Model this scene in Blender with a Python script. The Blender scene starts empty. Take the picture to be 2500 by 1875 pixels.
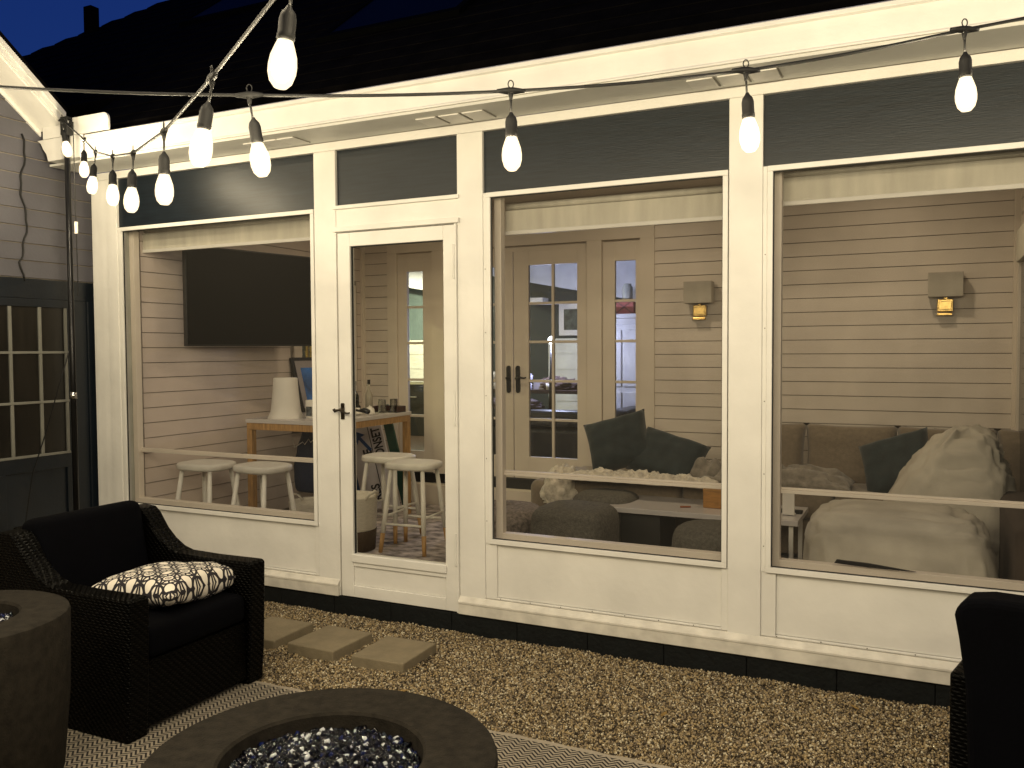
import bpy, bmesh, math, random
import numpy as np
from mathutils import Vector, Matrix, noise
random.seed(7); rng = np.random.default_rng(7)
R = math.radians
S = bpy.context.scene
COL = S.collection

# ------------------------------------------------------------------ camera
cam_d = bpy.data.cameras.new('camera'); cam = bpy.data.objects.new('camera', cam_d); COL.objects.link(cam)
YAW, PITCH, ROLL = R(-25.734), R(-2.2564), R(-0.327)
CAMP = Vector((0, -4, 1.5))
fw = Vector((math.sin(YAW)*math.cos(PITCH), math.cos(YAW)*math.cos(PITCH), math.sin(PITCH)))
rt = Vector((math.cos(YAW), -math.sin(YAW), 0)); up = rt.cross(fw)
rt2 = rt*math.cos(ROLL)+up*math.sin(ROLL); up2 = -rt*math.sin(ROLL)+up*math.cos(ROLL)
M = Matrix((rt2, up2, -fw)).transposed().to_4x4(); M.translation = CAMP
cam.matrix_world = M
cam_d.sensor_width = 36; cam_d.lens = 36*2100.1/2500; cam_d.clip_start = .05; cam_d.clip_end = 400
S.camera = cam

# ------------------------------------------------------------------ world: dusk sky
W = bpy.data.worlds.new('World'); S.world = W; W.use_nodes = True
wn = W.node_tree; bg = wn.nodes['Background']
sky = wn.nodes.new('ShaderNodeTexSky'); sky.sky_type = 'NISHITA'; sky.sun_disc = False
sky.sun_elevation = R(-.7); sky.sun_rotation = R(200); sky.ozone_density = 6.0; sky.dust_density = .2
wn.links.new(sky.outputs[0], bg.inputs[0]); bg.inputs[1].default_value = SKYS = 0.42
S.view_settings.view_transform = 'Standard'; S.view_settings.look = 'None'
S.view_settings.exposure = .32; S.view_settings.gamma = 1; S.view_settings.use_curve_mapping = False
S.render.engine = 'CYCLES'
cy = S.cycles; cy.use_denoising = True; cy.max_bounces = 7; cy.diffuse_bounces = 4; cy.glossy_bounces = 3
cy.transmission_bounces = 5; cy.transparent_max_bounces = 12; cy.sample_clamp_indirect = 6; cy.use_light_tree = True
cy.caustics_reflective = False; cy.caustics_refractive = False
BULB_W = 8.5; BULB_COL = (1, .835, .545)

# ------------------------------------------------------------------ materials
def new_mat(name):
    m = bpy.data.materials.new(name); m.use_nodes = True
    return m, m.node_tree, m.node_tree.nodes['Principled BSDF']
def N(nt, t, **kw):
    n = nt.nodes.new('ShaderNode'+t)
    for k, v in kw.items(): setattr(n, k, v)
    return n
def mat(name, col, rough=.6, metal=0, var=.12, vscale=6, bump=0, bscale=60, stretch=(1,1,1), spec=.5, coord='Object', sheen=0, coat=0):
    m, nt, p = new_mat(name)
    p.inputs['Roughness'].default_value = rough; p.inputs['Metallic'].default_value = metal
    p.inputs['Specular IOR Level'].default_value = spec
    p.inputs['Sheen Weight'].default_value = sheen; p.inputs['Coat Weight'].default_value = coat
    tc = N(nt, 'TexCoord'); mp = N(nt, 'Mapping'); mp.inputs['Scale'].default_value = stretch
    nt.links.new(tc.outputs[coord], mp.inputs[0])
    nz = N(nt, 'TexNoise'); nz.inputs['Scale'].default_value = vscale; nz.inputs['Detail'].default_value = 6
    nt.links.new(mp.outputs[0], nz.inputs['Vector'])
    mr = N(nt, 'MapRange'); mr.inputs[3].default_value = 1-var; mr.inputs[4].default_value = 1+var
    mr.inputs[1].default_value = .3; mr.inputs[2].default_value = .7
    nt.links.new(nz.outputs[0], mr.inputs[0])
    mx = N(nt, 'Mix', data_type='RGBA', blend_type='MULTIPLY'); mx.inputs[0].default_value = 1
    mx.inputs[6].default_value = (*col, 1); nt.links.new(mr.outputs[0], mx.inputs[7]); nt.links.new(mx.outputs[2], p.inputs['Base Color'])
    if bump:
        n2 = N(nt, 'TexNoise'); n2.inputs['Scale'].default_value = bscale; n2.inputs['Detail'].default_value = 4
        nt.links.new(mp.outputs[0], n2.inputs['Vector'])
        b = N(nt, 'Bump'); b.inputs['Strength'].default_value = bump; b.inputs['Distance'].default_value = .01
        nt.links.new(n2.outputs[0], b.inputs['Height']); nt.links.new(b.outputs[0], p.inputs['Normal'])
    return m
def glow(name, col, strength):
    m, nt, p = new_mat(name); p.inputs['Base Color'].default_value = (*col, 1)
    p.inputs['Emission Color'].default_value = (*col, 1); p.inputs['Emission Strength'].default_value = strength
    return m
def glass_mat(name, tint=(.97,.97,.95), wav=0, refl=1.0):
    m, nt, p = new_mat(name); nt.nodes.remove(p); out = nt.nodes['Material Output']
    tr = N(nt, 'BsdfTransparent'); tr.inputs[0].default_value = (*tint, 1)
    gl = N(nt, 'BsdfGlossy'); gl.inputs['Roughness'].default_value = .03
    fr = N(nt, 'Fresnel'); fr.inputs[0].default_value = 1.5
    ml = N(nt, 'Math', operation='MULTIPLY'); ml.inputs[1].default_value = refl
    mx = N(nt, 'MixShader'); nt.links.new(fr.outputs[0], ml.inputs[0]); nt.links.new(ml.outputs[0], mx.inputs[0])
    nt.links.new(tr.outputs[0], mx.inputs[1]); nt.links.new(gl.outputs[0], mx.inputs[2]); nt.links.new(mx.outputs[0], out.inputs[0])
    return m

WHITE = mat('white_paint', (.74,.73,.69), .45, var=.07, vscale=3.5, bump=.14, bscale=28)
WHITEB = mat('weathered_base_paint', (.66,.635,.57), .55, var=.16, vscale=11, bump=.2, bscale=30)
SOFFIT = mat('soffit_paint', (.62,.62,.58), .5, var=.06, vscale=4)
NAVY = mat('navy_painted_plywood', (.006,.0105,.0155), .36, spec=.38, var=.35, vscale=5, bump=.07, bscale=16, stretch=(1,1,14))
NAVYD = mat('dark_blue_paint', (.0045,.0075,.012), .38, var=.25, vscale=6, bump=.08)
GREIGE = mat('greige_siding_paint', (.66,.595,.52), .55, var=.07, vscale=3, bump=.05)
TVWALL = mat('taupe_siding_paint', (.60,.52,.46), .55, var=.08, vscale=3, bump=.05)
TRIMG = mat('greige_trim_paint', (.70,.63,.54), .5, var=.06, vscale=3)
GARAGE = mat('grey_siding_paint', (.086,.084,.098), .5, var=.12, vscale=5, bump=.08)
ROOF = mat('black_asphalt_shingle', (.0026,.0023,.0022), 1, var=.5, vscale=7, bump=.3, bscale=90, spec=.02)
FOUND = mat('dark_painted_block', (.0028,.0040,.0042), .8, var=.4, vscale=20, bump=.5, bscale=50, spec=.3)
SHADE = mat('linen_shade', (.60,.57,.48), .8, var=.14, vscale=14, stretch=(1,1,.15), bump=.05)
BARWHITE = mat('shade_bar', (.72,.70,.64), .4, var=.04)
METALB = mat('blackened_metal', (.015,.015,.016), .32, metal=.7, var=.2)
BRONZE = mat('oil_rubbed_bronze', (.05,.04,.03), .3, metal=.9, var=.3, vscale=40)
BRASS = mat('brass', (.78,.55,.20), .28, metal=1, var=.25, vscale=30)
CHROME = mat('steel', (.6,.6,.6), .25, metal=1)
RUBBER = mat('black_rubber', (.008,.008,.008), .6, var=.2, spec=.3)
SLOT = mat('dark_gap', (.02,.02,.018), .8)
GAPSHADE = mat('brown_gap_shade', (.24,.21,.175), .9)  # backing colour stands for the shadow lines between clapboards
GLASS = glass_mat('window_glass', refl=.3)
GLASS2 = glass_mat('door_lite_glass', refl=.9)
TVM = mat('tv_screen', (.004,.004,.0035), .5, var=.05, spec=.1)
TVB = mat('tv_bezel', (.01,.01,.01), .4)
LAMIN = mat('white_tabletop', (.58,.55,.53), .25, var=.03)
OAK = mat('oak_wood', (.42,.25,.10), .5, var=.3, vscale=10, stretch=(6,6,1), bump=.05)
STOOLW = mat('white_painted_wood', (.74,.72,.66), .45, var=.06, vscale=12)
ROPE = mat('cream_rope', (.66,.62,.53), .9, var=.12, vscale=30, bump=.5, bscale=9, stretch=(1,1,12))
BROWNF = mat('brown_canvas', (.075,.05,.032), .9, var=.2, bump=.2)
FLOORRUG = mat('distressed_floor_rug', (.36,.32,.31), .95, var=.75, vscale=11, stretch=(1,1.4,1), bump=.2)
SOFA = mat('taupe_sofa_fabric', (.20,.16,.115), .95, var=.12, vscale=40, bump=.35, bscale=160, sheen=.3)
TEAL = mat('dark_teal_velvet', (.013,.024,.027), .85, var=.3, vscale=14, bump=.2, sheen=.25)
GREYTHROW = mat('grey_knit_throw', (.22,.195,.16), .95, var=.35, vscale=20, bump=.5, bscale=70, sheen=.3)
CREAMTHROW = mat('cream_fluffy_throw', (.62,.56,.46), .95, var=.35, vscale=22, bump=.7, bscale=60, sheen=.5)
BEAN = mat('cream_canvas', (.50,.465,.39), .85, var=.16, vscale=5, bump=.12, bscale=80)
POUF = mat('grey_boucle', (.12,.112,.092), .95, var=.3, vscale=60, bump=.9, bscale=120)
SHAG = mat('brown_grey_shag', (.22,.185,.16), .95, var=.5, vscale=45, bump=1, bscale=90)
CONC = mat('dark_concrete', (.0175,.0148,.011), .85, var=.35, vscale=30, bump=.25, bscale=150, spec=.14)
SLABM = mat('concrete_slab', (.20,.165,.105), .85, var=.14, vscale=14, bump=.3, bscale=110)
CUSH = mat('navy_outdoor_cushion', (.0008,.0009,.0018), .9, spec=.06, var=.3, bump=.1)
PAPER = mat('white_card', (.75,.72,.66), .7, var=.04)
BLACK = mat('black_plastic', (.008,.008,.008), .4)
LEAFM = mat('dry_leaf', (.24,.15,.04), .7, var=.3)
GREENL = mat('dark_foliage', (.03,.05,.02), .7, var=.4)
BARK = mat('bark', (.05,.035,.025), .9)

def wicker_mat():
    m, nt, p = new_mat('espresso_wicker')
    tc = N(nt, 'TexCoord'); 
    p.inputs['Base Color'].default_value = (.0009,.0008,.0006,1); p.inputs['Roughness'].default_value = .36; p.inputs['Specular IOR Level'].default_value = .06
    w1 = N(nt, 'TexWave', wave_type='BANDS', bands_direction='Z'); w1.inputs['Scale'].default_value = 28; w1.inputs['Distortion'].default_value = .6
    w2 = N(nt, 'TexWave', wave_type='BANDS', bands_direction='DIAGONAL'); w2.inputs['Scale'].default_value = 22
    mm = N(nt, 'Math', operation='MULTIPLY'); b = N(nt, 'Bump'); b.inputs['Strength'].default_value = .9; b.inputs['Distance'].default_value = .006
    for w in (w1, w2): nt.links.new(tc.outputs['Object'], w.inputs[0])
    nt.links.new(w1.outputs['Fac'], mm.inputs[0]); nt.links.new(w2.outputs['Fac'], mm.inputs[1])
    nt.links.new(mm.outputs[0], b.inputs['Height']); nt.links.new(b.outputs[0], p.inputs['Normal'])
    return m
WICKER = wicker_mat()

def rug_mat():
    m, nt, p = new_mat('herringbone_outdoor_rug'); p.inputs['Roughness'].default_value = .95
    tc = N(nt, 'TexCoord'); sx = N(nt, 'SeparateXYZ'); nt.links.new(tc.outputs['Object'], sx.inputs[0])
    def mth(op, a, b=None, c=None):
        n = N(nt, 'Math', operation=op)
        for i, v in enumerate((a, b, c)):
            if v is None: continue
            if isinstance(v, (int, float)): n.inputs[i].default_value = v
            else: nt.links.new(v, n.inputs[i])
        return n.outputs[0]
    x, y = sx.outputs[0], sx.outputs[1]
    tri = mth('PINGPONG', x, .026)                       # zigzag
    row = mth('ADD', y, mth('MULTIPLY', tri, .95))
    fr = mth('FRACT', mth('MULTIPLY', row, 1/.021))
    line = mth('GREATER_THAN', fr, .52)
    border = mth('GREATER_THAN', y, -.022)
    line = mth('MULTIPLY', line, mth('SUBTRACT', 1, border))
    nz = N(nt, 'TexNoise'); nz.inputs['Scale'].default_value = 3; nt.links.new(tc.outputs['Object'], nz.inputs[0])
    mx = N(nt, 'Mix', data_type='RGBA'); nt.links.new(line, mx.inputs[0])
    mx.inputs[6].default_value = (.42,.365,.28,1); mx.inputs[7].default_value = (.014,.012,.010,1)
    m2 = N(nt, 'Mix', data_type='RGBA', blend_type='MULTIPLY'); m2.inputs[0].default_value = .5
    nt.links.new(mx.outputs[2], m2.inputs[6]); nt.links.new(nz.outputs[0], m2.inputs[7]); nt.links.new(m2.outputs[2], p.inputs['Base Color'])
    b = N(nt, 'Bump'); b.inputs['Strength'].default_value = .5; b.inputs['Distance'].default_value = .003
    nt.links.new(mth('SUBTRACT', 1, line), b.inputs['Height']); nt.links.new(b.outputs[0], p.inputs['Normal'])
    return m
RUG = rug_mat()

def pillow_mat():
    """interlocking rings printed in black on cream"""
    m, nt, p = new_mat('ring_print_cotton'); p.inputs['Roughness'].default_value = .85
    tc = N(nt, 'TexCoord'); sx = N(nt, 'SeparateXYZ'); nt.links.new(tc.outputs['UV'], sx.inputs[0])
    def mth(op, a, b=None):
        n = N(nt, 'Math', operation=op)
        for i, v in enumerate((a, b)):
            if v is None: continue
            if isinstance(v, (int, float)): n.inputs[i].default_value = v
            else: nt.links.new(v, n.inputs[i])
        return n.outputs[0]
    def cell(off):
        u = mth('SUBTRACT', mth('FRACT', mth('ADD', mth('MULTIPLY', sx.outputs[0], 3.5), off)), .5)
        v = mth('SUBTRACT', mth('FRACT', mth('ADD', mth('MULTIPLY', sx.outputs[1], 3.5), off)), .5)
        d = mth('SQRT', mth('ADD', mth('MULTIPLY', u, u), mth('MULTIPLY', v, v)))
        return u, v, d
    tot = None
    def add(a, b): return b if a is None else mth('MAXIMUM', a, b)
    for off in (0, .5):
        u, v, d = cell(off)
        for rad, th in ((.46, .046), (.24, .038)):
            tot = add(tot, mth('LESS_THAN', mth('ABSOLUTE', mth('SUBTRACT', d, rad)), th))
        if off == 0:
            sq = mth('MAXIMUM', mth('ABSOLUTE', u), mth('ABSOLUTE', v))
            tot = add(tot, mth('LESS_THAN', mth('ABSOLUTE', mth('SUBTRACT', sq, .09)), .018))
            tot = add(tot, mth('LESS_THAN', sq, .035))
        dg = mth('ABSOLUTE', mth('SUBTRACT', mth('ABSOLUTE', u), mth('ABSOLUTE', v)))
        inr = mth('MULTIPLY', mth('GREATER_THAN', d, .25), mth('LESS_THAN', d, .47))
        tot = add(tot, mth('MULTIPLY', mth('LESS_THAN', dg, .055), inr))
    mx = N(nt, 'Mix', data_type='RGBA'); nt.links.new(tot, mx.inputs[0])
    mx.inputs[6].default_value = (.74,.69,.60,1); mx.inputs[7].default_value = (.012,.010,.014,1)
    nt.links.new(mx.outputs[2], p.inputs['Base Color'])
    return m
PILLOWM = pillow_mat()

def island_mat(name, cols, rough, spec=.5):
    m, nt, p = new_mat(name); p.inputs['Roughness'].default_value = rough; p.inputs['Specular IOR Level'].default_value = spec
    g = N(nt, 'NewGeometry'); cr = N(nt, 'ValToRGB'); cr.color_ramp.interpolation = 'CONSTANT'
    els = cr.color_ramp.elements
    while len(els) < len(cols): els.new(.5)
    for i, c in enumerate(cols): els[i].position = i/len(cols); els[i].color = (*c, 1)
    nt.links.new(g.outputs['Random Per Island'], cr.inputs[0]); nt.links.new(cr.outputs[0], p.inputs['Base Color'])
    return m
PEBBLE = island_mat('pea_gravel', [(.20,.145,.07),(.33,.26,.145),(.09,.065,.035),(.28,.21,.11),(.54,.48,.34),(.035,.027,.018),(.23,.18,.12),(.35,.26,.13),(.13,.10,.06)], .7)
FIREGLASS = island_mat('blue_fire_glass_glints', [(.001,.001,.002),(.001,.0015,.004),(.001,.001,.001),(.002,.006,.045),(.001,.001,.002),(.001,.002,.006),(.42,.44,.47),(.001,.001,.003),(.001,.001,.001),(.001,.002,.012),(.02,.025,.03),(.001,.001,.001)], .10, .42)  # the palest chips put lamp sparkle into the glass colour

def screen_mat():
    m, nt, p = new_mat('insect_screen'); out = nt.nodes['Material Output']
    p.inputs['Base Color'].default_value = (.035,.033,.030,1); p.inputs['Roughness'].default_value = .8
    t = N(nt, 'BsdfTransparent'); mx = N(nt, 'MixShader'); mx.inputs[0].default_value = .13
    nt.links.new(t.outputs[0], mx.inputs[1]); nt.links.new(p.outputs[0], mx.inputs[2]); nt.links.new(mx.outputs[0], out.inputs[0])
    return m
SCREEN = screen_mat()
def bulb_mat(name, col, st):
    m, nt, p = new_mat(name); nt.nodes.remove(p); out = nt.nodes['Material Output']
    t = N(nt, 'BsdfTransparent'); e = N(nt, 'Emission'); e.inputs[0].default_value = (*col,1); e.inputs[1].default_value = st
    a = N(nt, 'AddShader'); nt.links.new(t.outputs[0], a.inputs[0]); nt.links.new(e.outputs[0], a.inputs[1]); nt.links.new(a.outputs[0], out.inputs[0])
    return m
BULBM = bulb_mat('glowing_bulb_glass', (1,.80,.50), .75); COREM = bulb_mat('glowing_filament', (1,.93,.80), 14)

# ------------------------------------------------------------------ mesh helpers
class MB:
    def __init__(s): s.v = []; s.f = []
    def add(s, vs, fs):
        o = len(s.v); s.v += [tuple(v) for v in vs]; s.f += [tuple(i+o for i in f) for f in fs]; return s
    def box(s, x0, x1, y0, y1, z0, z1, mt=None):
        vs = [Vector(p) for p in ((x0,y0,z0),(x1,y0,z0),(x1,y1,z0),(x0,y1,z0),(x0,y0,z1),(x1,y0,z1),(x1,y1,z1),(x0,y1,z1))]
        if mt: vs = [mt @ v for v in vs]
        return s.add(vs, [(0,3,2,1),(4,5,6,7),(0,1,5,4),(1,2,6,5),(2,3,7,6),(3,0,4,7)])
    def prism(s, pts, axis, a, b):
        """pts: 2d outline; axis: 0 -> (y,z) outline along x, 1 -> (x,z) along y, 2 -> (x,y) along z"""
        def mk(p, t): return {0:(t,p[0],p[1]), 1:(p[0],t,p[1]), 2:(p[0],p[1],t)}[axis]
        n = len(pts); vs = [mk(p, a) for p in pts]+[mk(p, b) for p in pts]
        fs = [tuple(range(n)), tuple(range(2*n-1, n-1, -1))]+[(i, (i+1) % n + 0, (i+1) % n+n, i+n) for i in range(n)]
        return s.add(vs, fs)
    def tube(s, pts, r, n=8, caps=True):
        pts = [Vector(p) for p in pts]; rs = r if isinstance(r, (list, tuple)) else [r]*len(pts)
        o = len(s.v); prev = None
        for i, p in enumerate(pts):
            d = (pts[min(i+1, len(pts)-1)]-pts[max(i-1, 0)]).normalized()
            a = d.orthogonal().normalized() if prev is None else (prev - d*prev.dot(d)).normalized()
            prev = a; b = d.cross(a)
            for k in range(n):
                t = 2*math.pi*k/n; s.v.append(tuple(p+(a*math.cos(t)+b*math.sin(t))*rs[i]))
        for i in range(len(pts)-1):
            for k in range(n): s.f.append((o+i*n+k, o+i*n+(k+1) % n, o+(i+1)*n+(k+1) % n, o+(i+1)*n+k))
        if caps: s.f.append(tuple(o+k for k in range(n-1, -1, -1))); s.f.append(tuple(o+(len(pts)-1)*n+k for k in range(n)))
        return s
    def lathe(s, prof, n=24, c=(0,0,0)):
        o = len(s.v)
        for r, z in prof:
            for k in range(n): t = 2*math.pi*k/n; s.v.append((c[0]+r*math.cos(t), c[1]+r*math.sin(t), c[2]+z))
        for i in range(len(prof)-1):
            for k in range(n): s.f.append((o+i*n+k, o+i*n+(k+1) % n, o+(i+1)*n+(k+1) % n, o+(i+1)*n+k))
        return s
    def build(s, name, m, parent=None, bevel=0, smooth=False, sub=0, seg=2, **tags):
        me = bpy.data.meshes.new(name); me.from_pydata(s.v, [], s.f); me.update()
        bm = bmesh.new(); bm.from_mesh(me); bmesh.ops.recalc_face_normals(bm, faces=bm.faces[:]); bm.to_mesh(me); bm.free()
        if m: me.materials.append(m)
        o = bpy.data.objects.new(name, me); COL.objects.link(o)
        if parent: o.parent = parent
        if bevel:
            b = o.modifiers.new('bevel', 'BEVEL'); b.width = bevel; b.segments = seg; b.limit_method = 'ANGLE'
        if sub:
            q = o.modifiers.new('sub', 'SUBSURF'); q.levels = q.render_levels = sub
        if smooth or sub:
            for p in me.polygons: p.use_smooth = True
        tag(o, **tags); return o
def tag(o, label=None, cat=None, group=None, kind=None):
    if label: o['label'] = label
    if cat: o['category'] = cat
    if group: o['group'] = group
    if kind: o['kind'] = kind
    return o
def thing(name, loc=(0,0,0), label=None, cat=None, group=None, rz=0):
    o = bpy.data.objects.new(name, None); COL.objects.link(o); o.location = loc; o.rotation_euler.z = rz
    o.empty_display_size = .1
    return tag(o, label, cat, group)
def copy_tree(o, parent=None):
    c = o.copy(); COL.objects.link(c); c.parent = parent
    for ch in list(o.children): copy_tree(ch, c)
    return c
def box(name, m, x0, x1, y0, y1, z0, z1, parent=None, bevel=.002, **t):
    return MB().box(x0, x1, y0, y1, z0, z1).build(name, m, parent, bevel, **t)

# ------------------------------------------------------------------ ground
def sheet(name, m, x0, x1, y0, y1, z, **t):
    return MB().add([(x0,y0,z),(x1,y0,z),(x1,y1,z),(x0,y1,z)], [(0,1,2,3)]).build(name, m, **t)
EARTH = mat('sandy_soil', (.10,.075,.045), .95, var=.3, vscale=30, bump=.5)
sheet('ground', EARTH, -60, 60, -60, 60, -.02, kind='structure')

def pebbles(name, n, x0, x1, y0, y1, zfun, rr, m, parent=None, mask=None, flat=.7, kind='stuff', label=None, cat=None, sharp=False):
    ico = bmesh.new(); bmesh.ops.create_icosphere(ico, subdivisions=1, radius=1)
    bv = np.array([v.co[:] for v in ico.verts]); bf = np.array([[v.index for v in f.verts] for f in ico.faces]); ico.free()
    x = rng.uniform(x0, x1, n); y = rng.uniform(y0, y1, n)
    if mask is not None:
        k = mask(x, y); x = x[k]; y = y[k]; n = len(x)
    r = rng.uniform(*rr, n)
    q = rng.normal(size=(n,4)); q /= np.linalg.norm(q, axis=1)[:,None]; w,a,b,c = q.T
    Rm = np.stack([1-2*(b*b+c*c),2*(a*b-c*w),2*(a*c+b*w),2*(a*b+c*w),1-2*(a*a+c*c),2*(b*c-a*w),2*(a*c-b*w),2*(b*c+a*w),1-2*(a*a+b*b)],1).reshape(n,3,3)
    sc = np.stack([rng.uniform(.8,1.3,n), rng.uniform(.7,1.1,n), rng.uniform(flat-.15,flat+.15,n)],1)
    V = bv[None]*rng.uniform(.75 if not sharp else .45,1.15,(n,12,1))*sc[:,None]*r[:,None,None]
    V = np.einsum('nij,nkj->nki', Rm, V); V += np.stack([x,y,zfun(x,y)+rng.uniform(-.3,.7,n)*r],1)[:,None]
    F = (bf[None]+(np.arange(n)*12)[:,None,None]).reshape(-1,3)
    me = bpy.data.meshes.new(name); me.vertices.add(n*12); me.vertices.foreach_set('co', V.astype(np.float32).ravel())
    me.loops.add(len(F)*3); me.loops.foreach_set('vertex_index', F.astype(np.int32).ravel())
    me.polygons.add(len(F)); me.polygons.foreach_set('loop_start', np.arange(0,len(F)*3,3,dtype=np.int32)); me.polygons.foreach_set('loop_total', np.full(len(F),3,dtype=np.int32))
    me.update(calc_edges=True); me.materials.append(m)
    if not sharp: me.polygons.foreach_set('use_smooth', np.ones(len(F),dtype=bool))
    o = bpy.data.objects.new(name, me); COL.objects.link(o)
    if parent: o.parent = parent
    return tag(o, label, cat, None, kind)
pebbles('gravel', 105000, -3.75, 1.3, -1.16, -.03, lambda x, y: -.008+.004*np.sin(x*7+y*3)+.003*np.sin(x*19), (.0030,.0068), PEBBLE,
        label='tan pea gravel bed between the porch base and the rug', cat='gravel')
pebbles('gravel', 7000, -5.08, -3.75, -1.9, -.03, lambda x, y: -.006+0*x, (.006,.011), PEBBLE,
        label='coarser pea gravel in the shade beside the garage wall', cat='gravel')

for i,(x,y,l) in enumerate(((-2.05,-.86,'curled dry leaf on the gravel near the rug edge'),(-.95,-.62,'dry leaf lying on the gravel below the middle window'),(-.25,-.22,'yellowed leaf close to the foundation at the right'))):
    lf_ = MB().add([(-.022,0,.004),(-.008,.009,.007),(.012,.008,.010),(.026,0,.012),(.010,-.009,.008),(-.010,-.008,.006),(0,0,.001)], [(6,0,1),(6,1,2),(6,2,3),(6,3,4),(6,4,5),(6,5,0)]).build('dry_leaf', LEAFM, label=l, cat='leaf'); lf_.location = (x,y,.004); lf_.rotation_euler.z = i*1.3
# rug
rug = MB()
nx = 120
for i in range(nx+1):
    x = -4.4+6.2*i/nx; rug.v += [(x, -.0+.004*math.sin(i*2.1)+random.uniform(-.003,.003), .004), (x, -4.4, .004)]
for i in range(nx): rug.f.append((2*i, 2*i+1, 2*i+3, 2*i+2))
ro = rug.build('outdoor_rug', RUG, label='cream and black herringbone flat-weave rug under the fire pit', cat='rug')
ro.location = (0, -1.042, 0)
md = ro.modifiers.new('t', 'SOLIDIFY'); md.thickness = .005; md.offset = 1

# stepping stones
stone_lab = ['stepping stone nearest the armchair, half hidden behind it', 'middle one of the three square stepping stones in the gravel', 'right-hand square stepping stone, farthest from the armchair']
for (x, y, a), l in zip([(-3.09,-.515,1), (-2.715,-.51,-2), (-2.325,-.515,1.5)], stone_lab):
    o = MB().box(-.145,.145,-.158,.158,-.02,.042).build('stepping_stone', SLABM, bevel=.006, label=l, cat='stepping stone', group='square concrete stepping stones in the gravel')
    o.location = (x, y, .002); o.rotation_euler.z = R(a)

# ------------------------------------------------------------------ porch front
PF = thing('porch_front', (-2.2, 0, 0), 'cream painted sunroom front with three big windows, glazed door and white gutter', 'porch')
PF.location = (0,0,0)
P_ = PF
posts = [(-5.027,-4.791), (-3.178,-3.026), (-2.238,-2.086), (-.820,-.670), (.595,.83)]
ZB, ZH = .092, 2.634
for i, (a, b) in enumerate(posts):
    o = box('post', WHITE, a, b, -.012, .10, .165 if i not in (1,2) else ZB, ZH, P_, .003)
box('header_beam', WHITE, -5.03, .83, -.016, .10, ZH, 2.682, P_, .003)
for a, b in ((-5.027,-3.03), (-2.2395,.83)):
    box('base_board', WHITEB, a, b, -.030, .08, ZB, .150, P_, .003)
    m = MB().prism([(-.034,.1505),(-.034,.160),(-.022,.172),(-.012,.186),(.02,.188),(.02,.1505)], 0, a, b); m.build('sill_moulding', WHITEB, P_, .001)
def win(x0, x1, zshade, shade_label, first):
    # x0,x1: opening between posts
    box('transom_panel', NAVY, x0+.001, x1-.001, .006, .03, 2.316, ZH-.001, P_, .001)
    fx0, fx1 = x0+.021, x1-.004
    w = MB().box(fx0,fx1,-.016,.012,.4836,.5086).box(fx0,fx1,-.016,.012,2.2905,2.3145).box(fx0,fx0+.0235,-.016,.012,.509,2.290).box(fx1-.0235,fx1,-.016,.012,.509,2.290)
    wf = w.build('window_frame', WHITE, P_, .0015)
    gx0, gx1 = fx0+.0235, fx1-.0235
    # thin black gasket
    MB().box(gx0,gx1,-.004,.004,.509,.513).box(gx0,gx1,-.004,.004,2.286,2.290).box(gx0,gx0+.004,-.004,.004,.513,2.286).box(gx1-.004,gx1,-.004,.004,.513,2.286).build('gasket', SLOT, wf)
    MB().box(gx0+.004,gx1-.004,-.001,.003,.513,2.286).build('screen', SCREEN, wf)
    # inner sash: stiles, sill and meeting rail
    MB().box(gx0-.012,gx0+.028,.055,.10,.50,2.30).build('jamb_stop', TRIMG, wf, .002)
    MB().box(gx1-.002,gx1+.012,.055,.10,.50,2.30).build('jamb_stop', TRIMG, wf, .002)
    MB().box(gx0+.028,gx1-.002,.05,.10,.495,.532).build('inner_sill', TRIMG, wf, .002)
    MB().box(gx0+.02,gx1,.075,.10,.836,.852).box(gx0+.02,gx1,.082,.10,.8525,.862).build('meeting_rail', TRIMG, wf, .0015)
    # kick panel below
    kx0, kx1 = x0+.066, x1-.030
    box('kick_panel', WHITE, kx0+.0005, kx1-.0005, .008, .03, .200, .478, P_, .001)
    MB().box(x0+.0005,kx0,-.004,.03,.189,.4830).build('panel_stile', WHITE, P_, .002)
    MB().box(kx1,x1-.0005,-.004,.03,.189,.4830).build('panel_stile', WHITE, P_, .002)
    MB().box(kx0,kx1,-.006,.03,.189,.1975).build('panel_rail', WHITE, P_, .002)
    MB().box(x0+.0005,x0+.020,-.008,.02,.4838,2.315).build('casing_strip', WHITE, P_, .002)
    # shade
    t = thing('roller_shade', ((gx0+gx1)/2, .15, zshade), shade_label, 'blind', 'linen roller shades at the tops of the porch windows')
    hw = (gx1-gx0)/2-.01
    MB().box(-hw,hw,-.004,.004,.02,.128).build('fabric', SHADE, t)
    MB().box(-hw-.003,hw+.003,-.008,.008,0,.021).build('bottom_bar', BARWHITE, t, .003)
    MB().tube([(-hw,.02,.150),(hw,.02,.150)], .018, 10).build('roller_tube', SHADE, t, smooth=True)
    return gx0, gx1
win(posts[0][1], posts[1][0], 2.163, 'rolled-up cream shade above the television window', 1)
win(posts[2][1], posts[3][0], 2.112, 'deeper cream shade at the top of the middle window', 0)
win(posts[3][1], posts[4][0], 2.156, 'rolled-up cream shade at the top of the right-hand window', 0)
# nail dots along trims
nm = MB()
for x in list(np.arange(-2.0,-.85,.17))+list(np.arange(-.6,.5,.19)):
    nm.box(x,x+.004,-.0075,-.005,.193,.197)
for z in np.arange(.6,2.2,.33): nm.box(-2.077,-2.073,-.0095,-.007,z,z+.004); nm.box(-.66,-.656,-.0095,-.007,z,z+.004)
nm.build('nail_heads', BRONZE, P_, kind='stuff')
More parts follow.
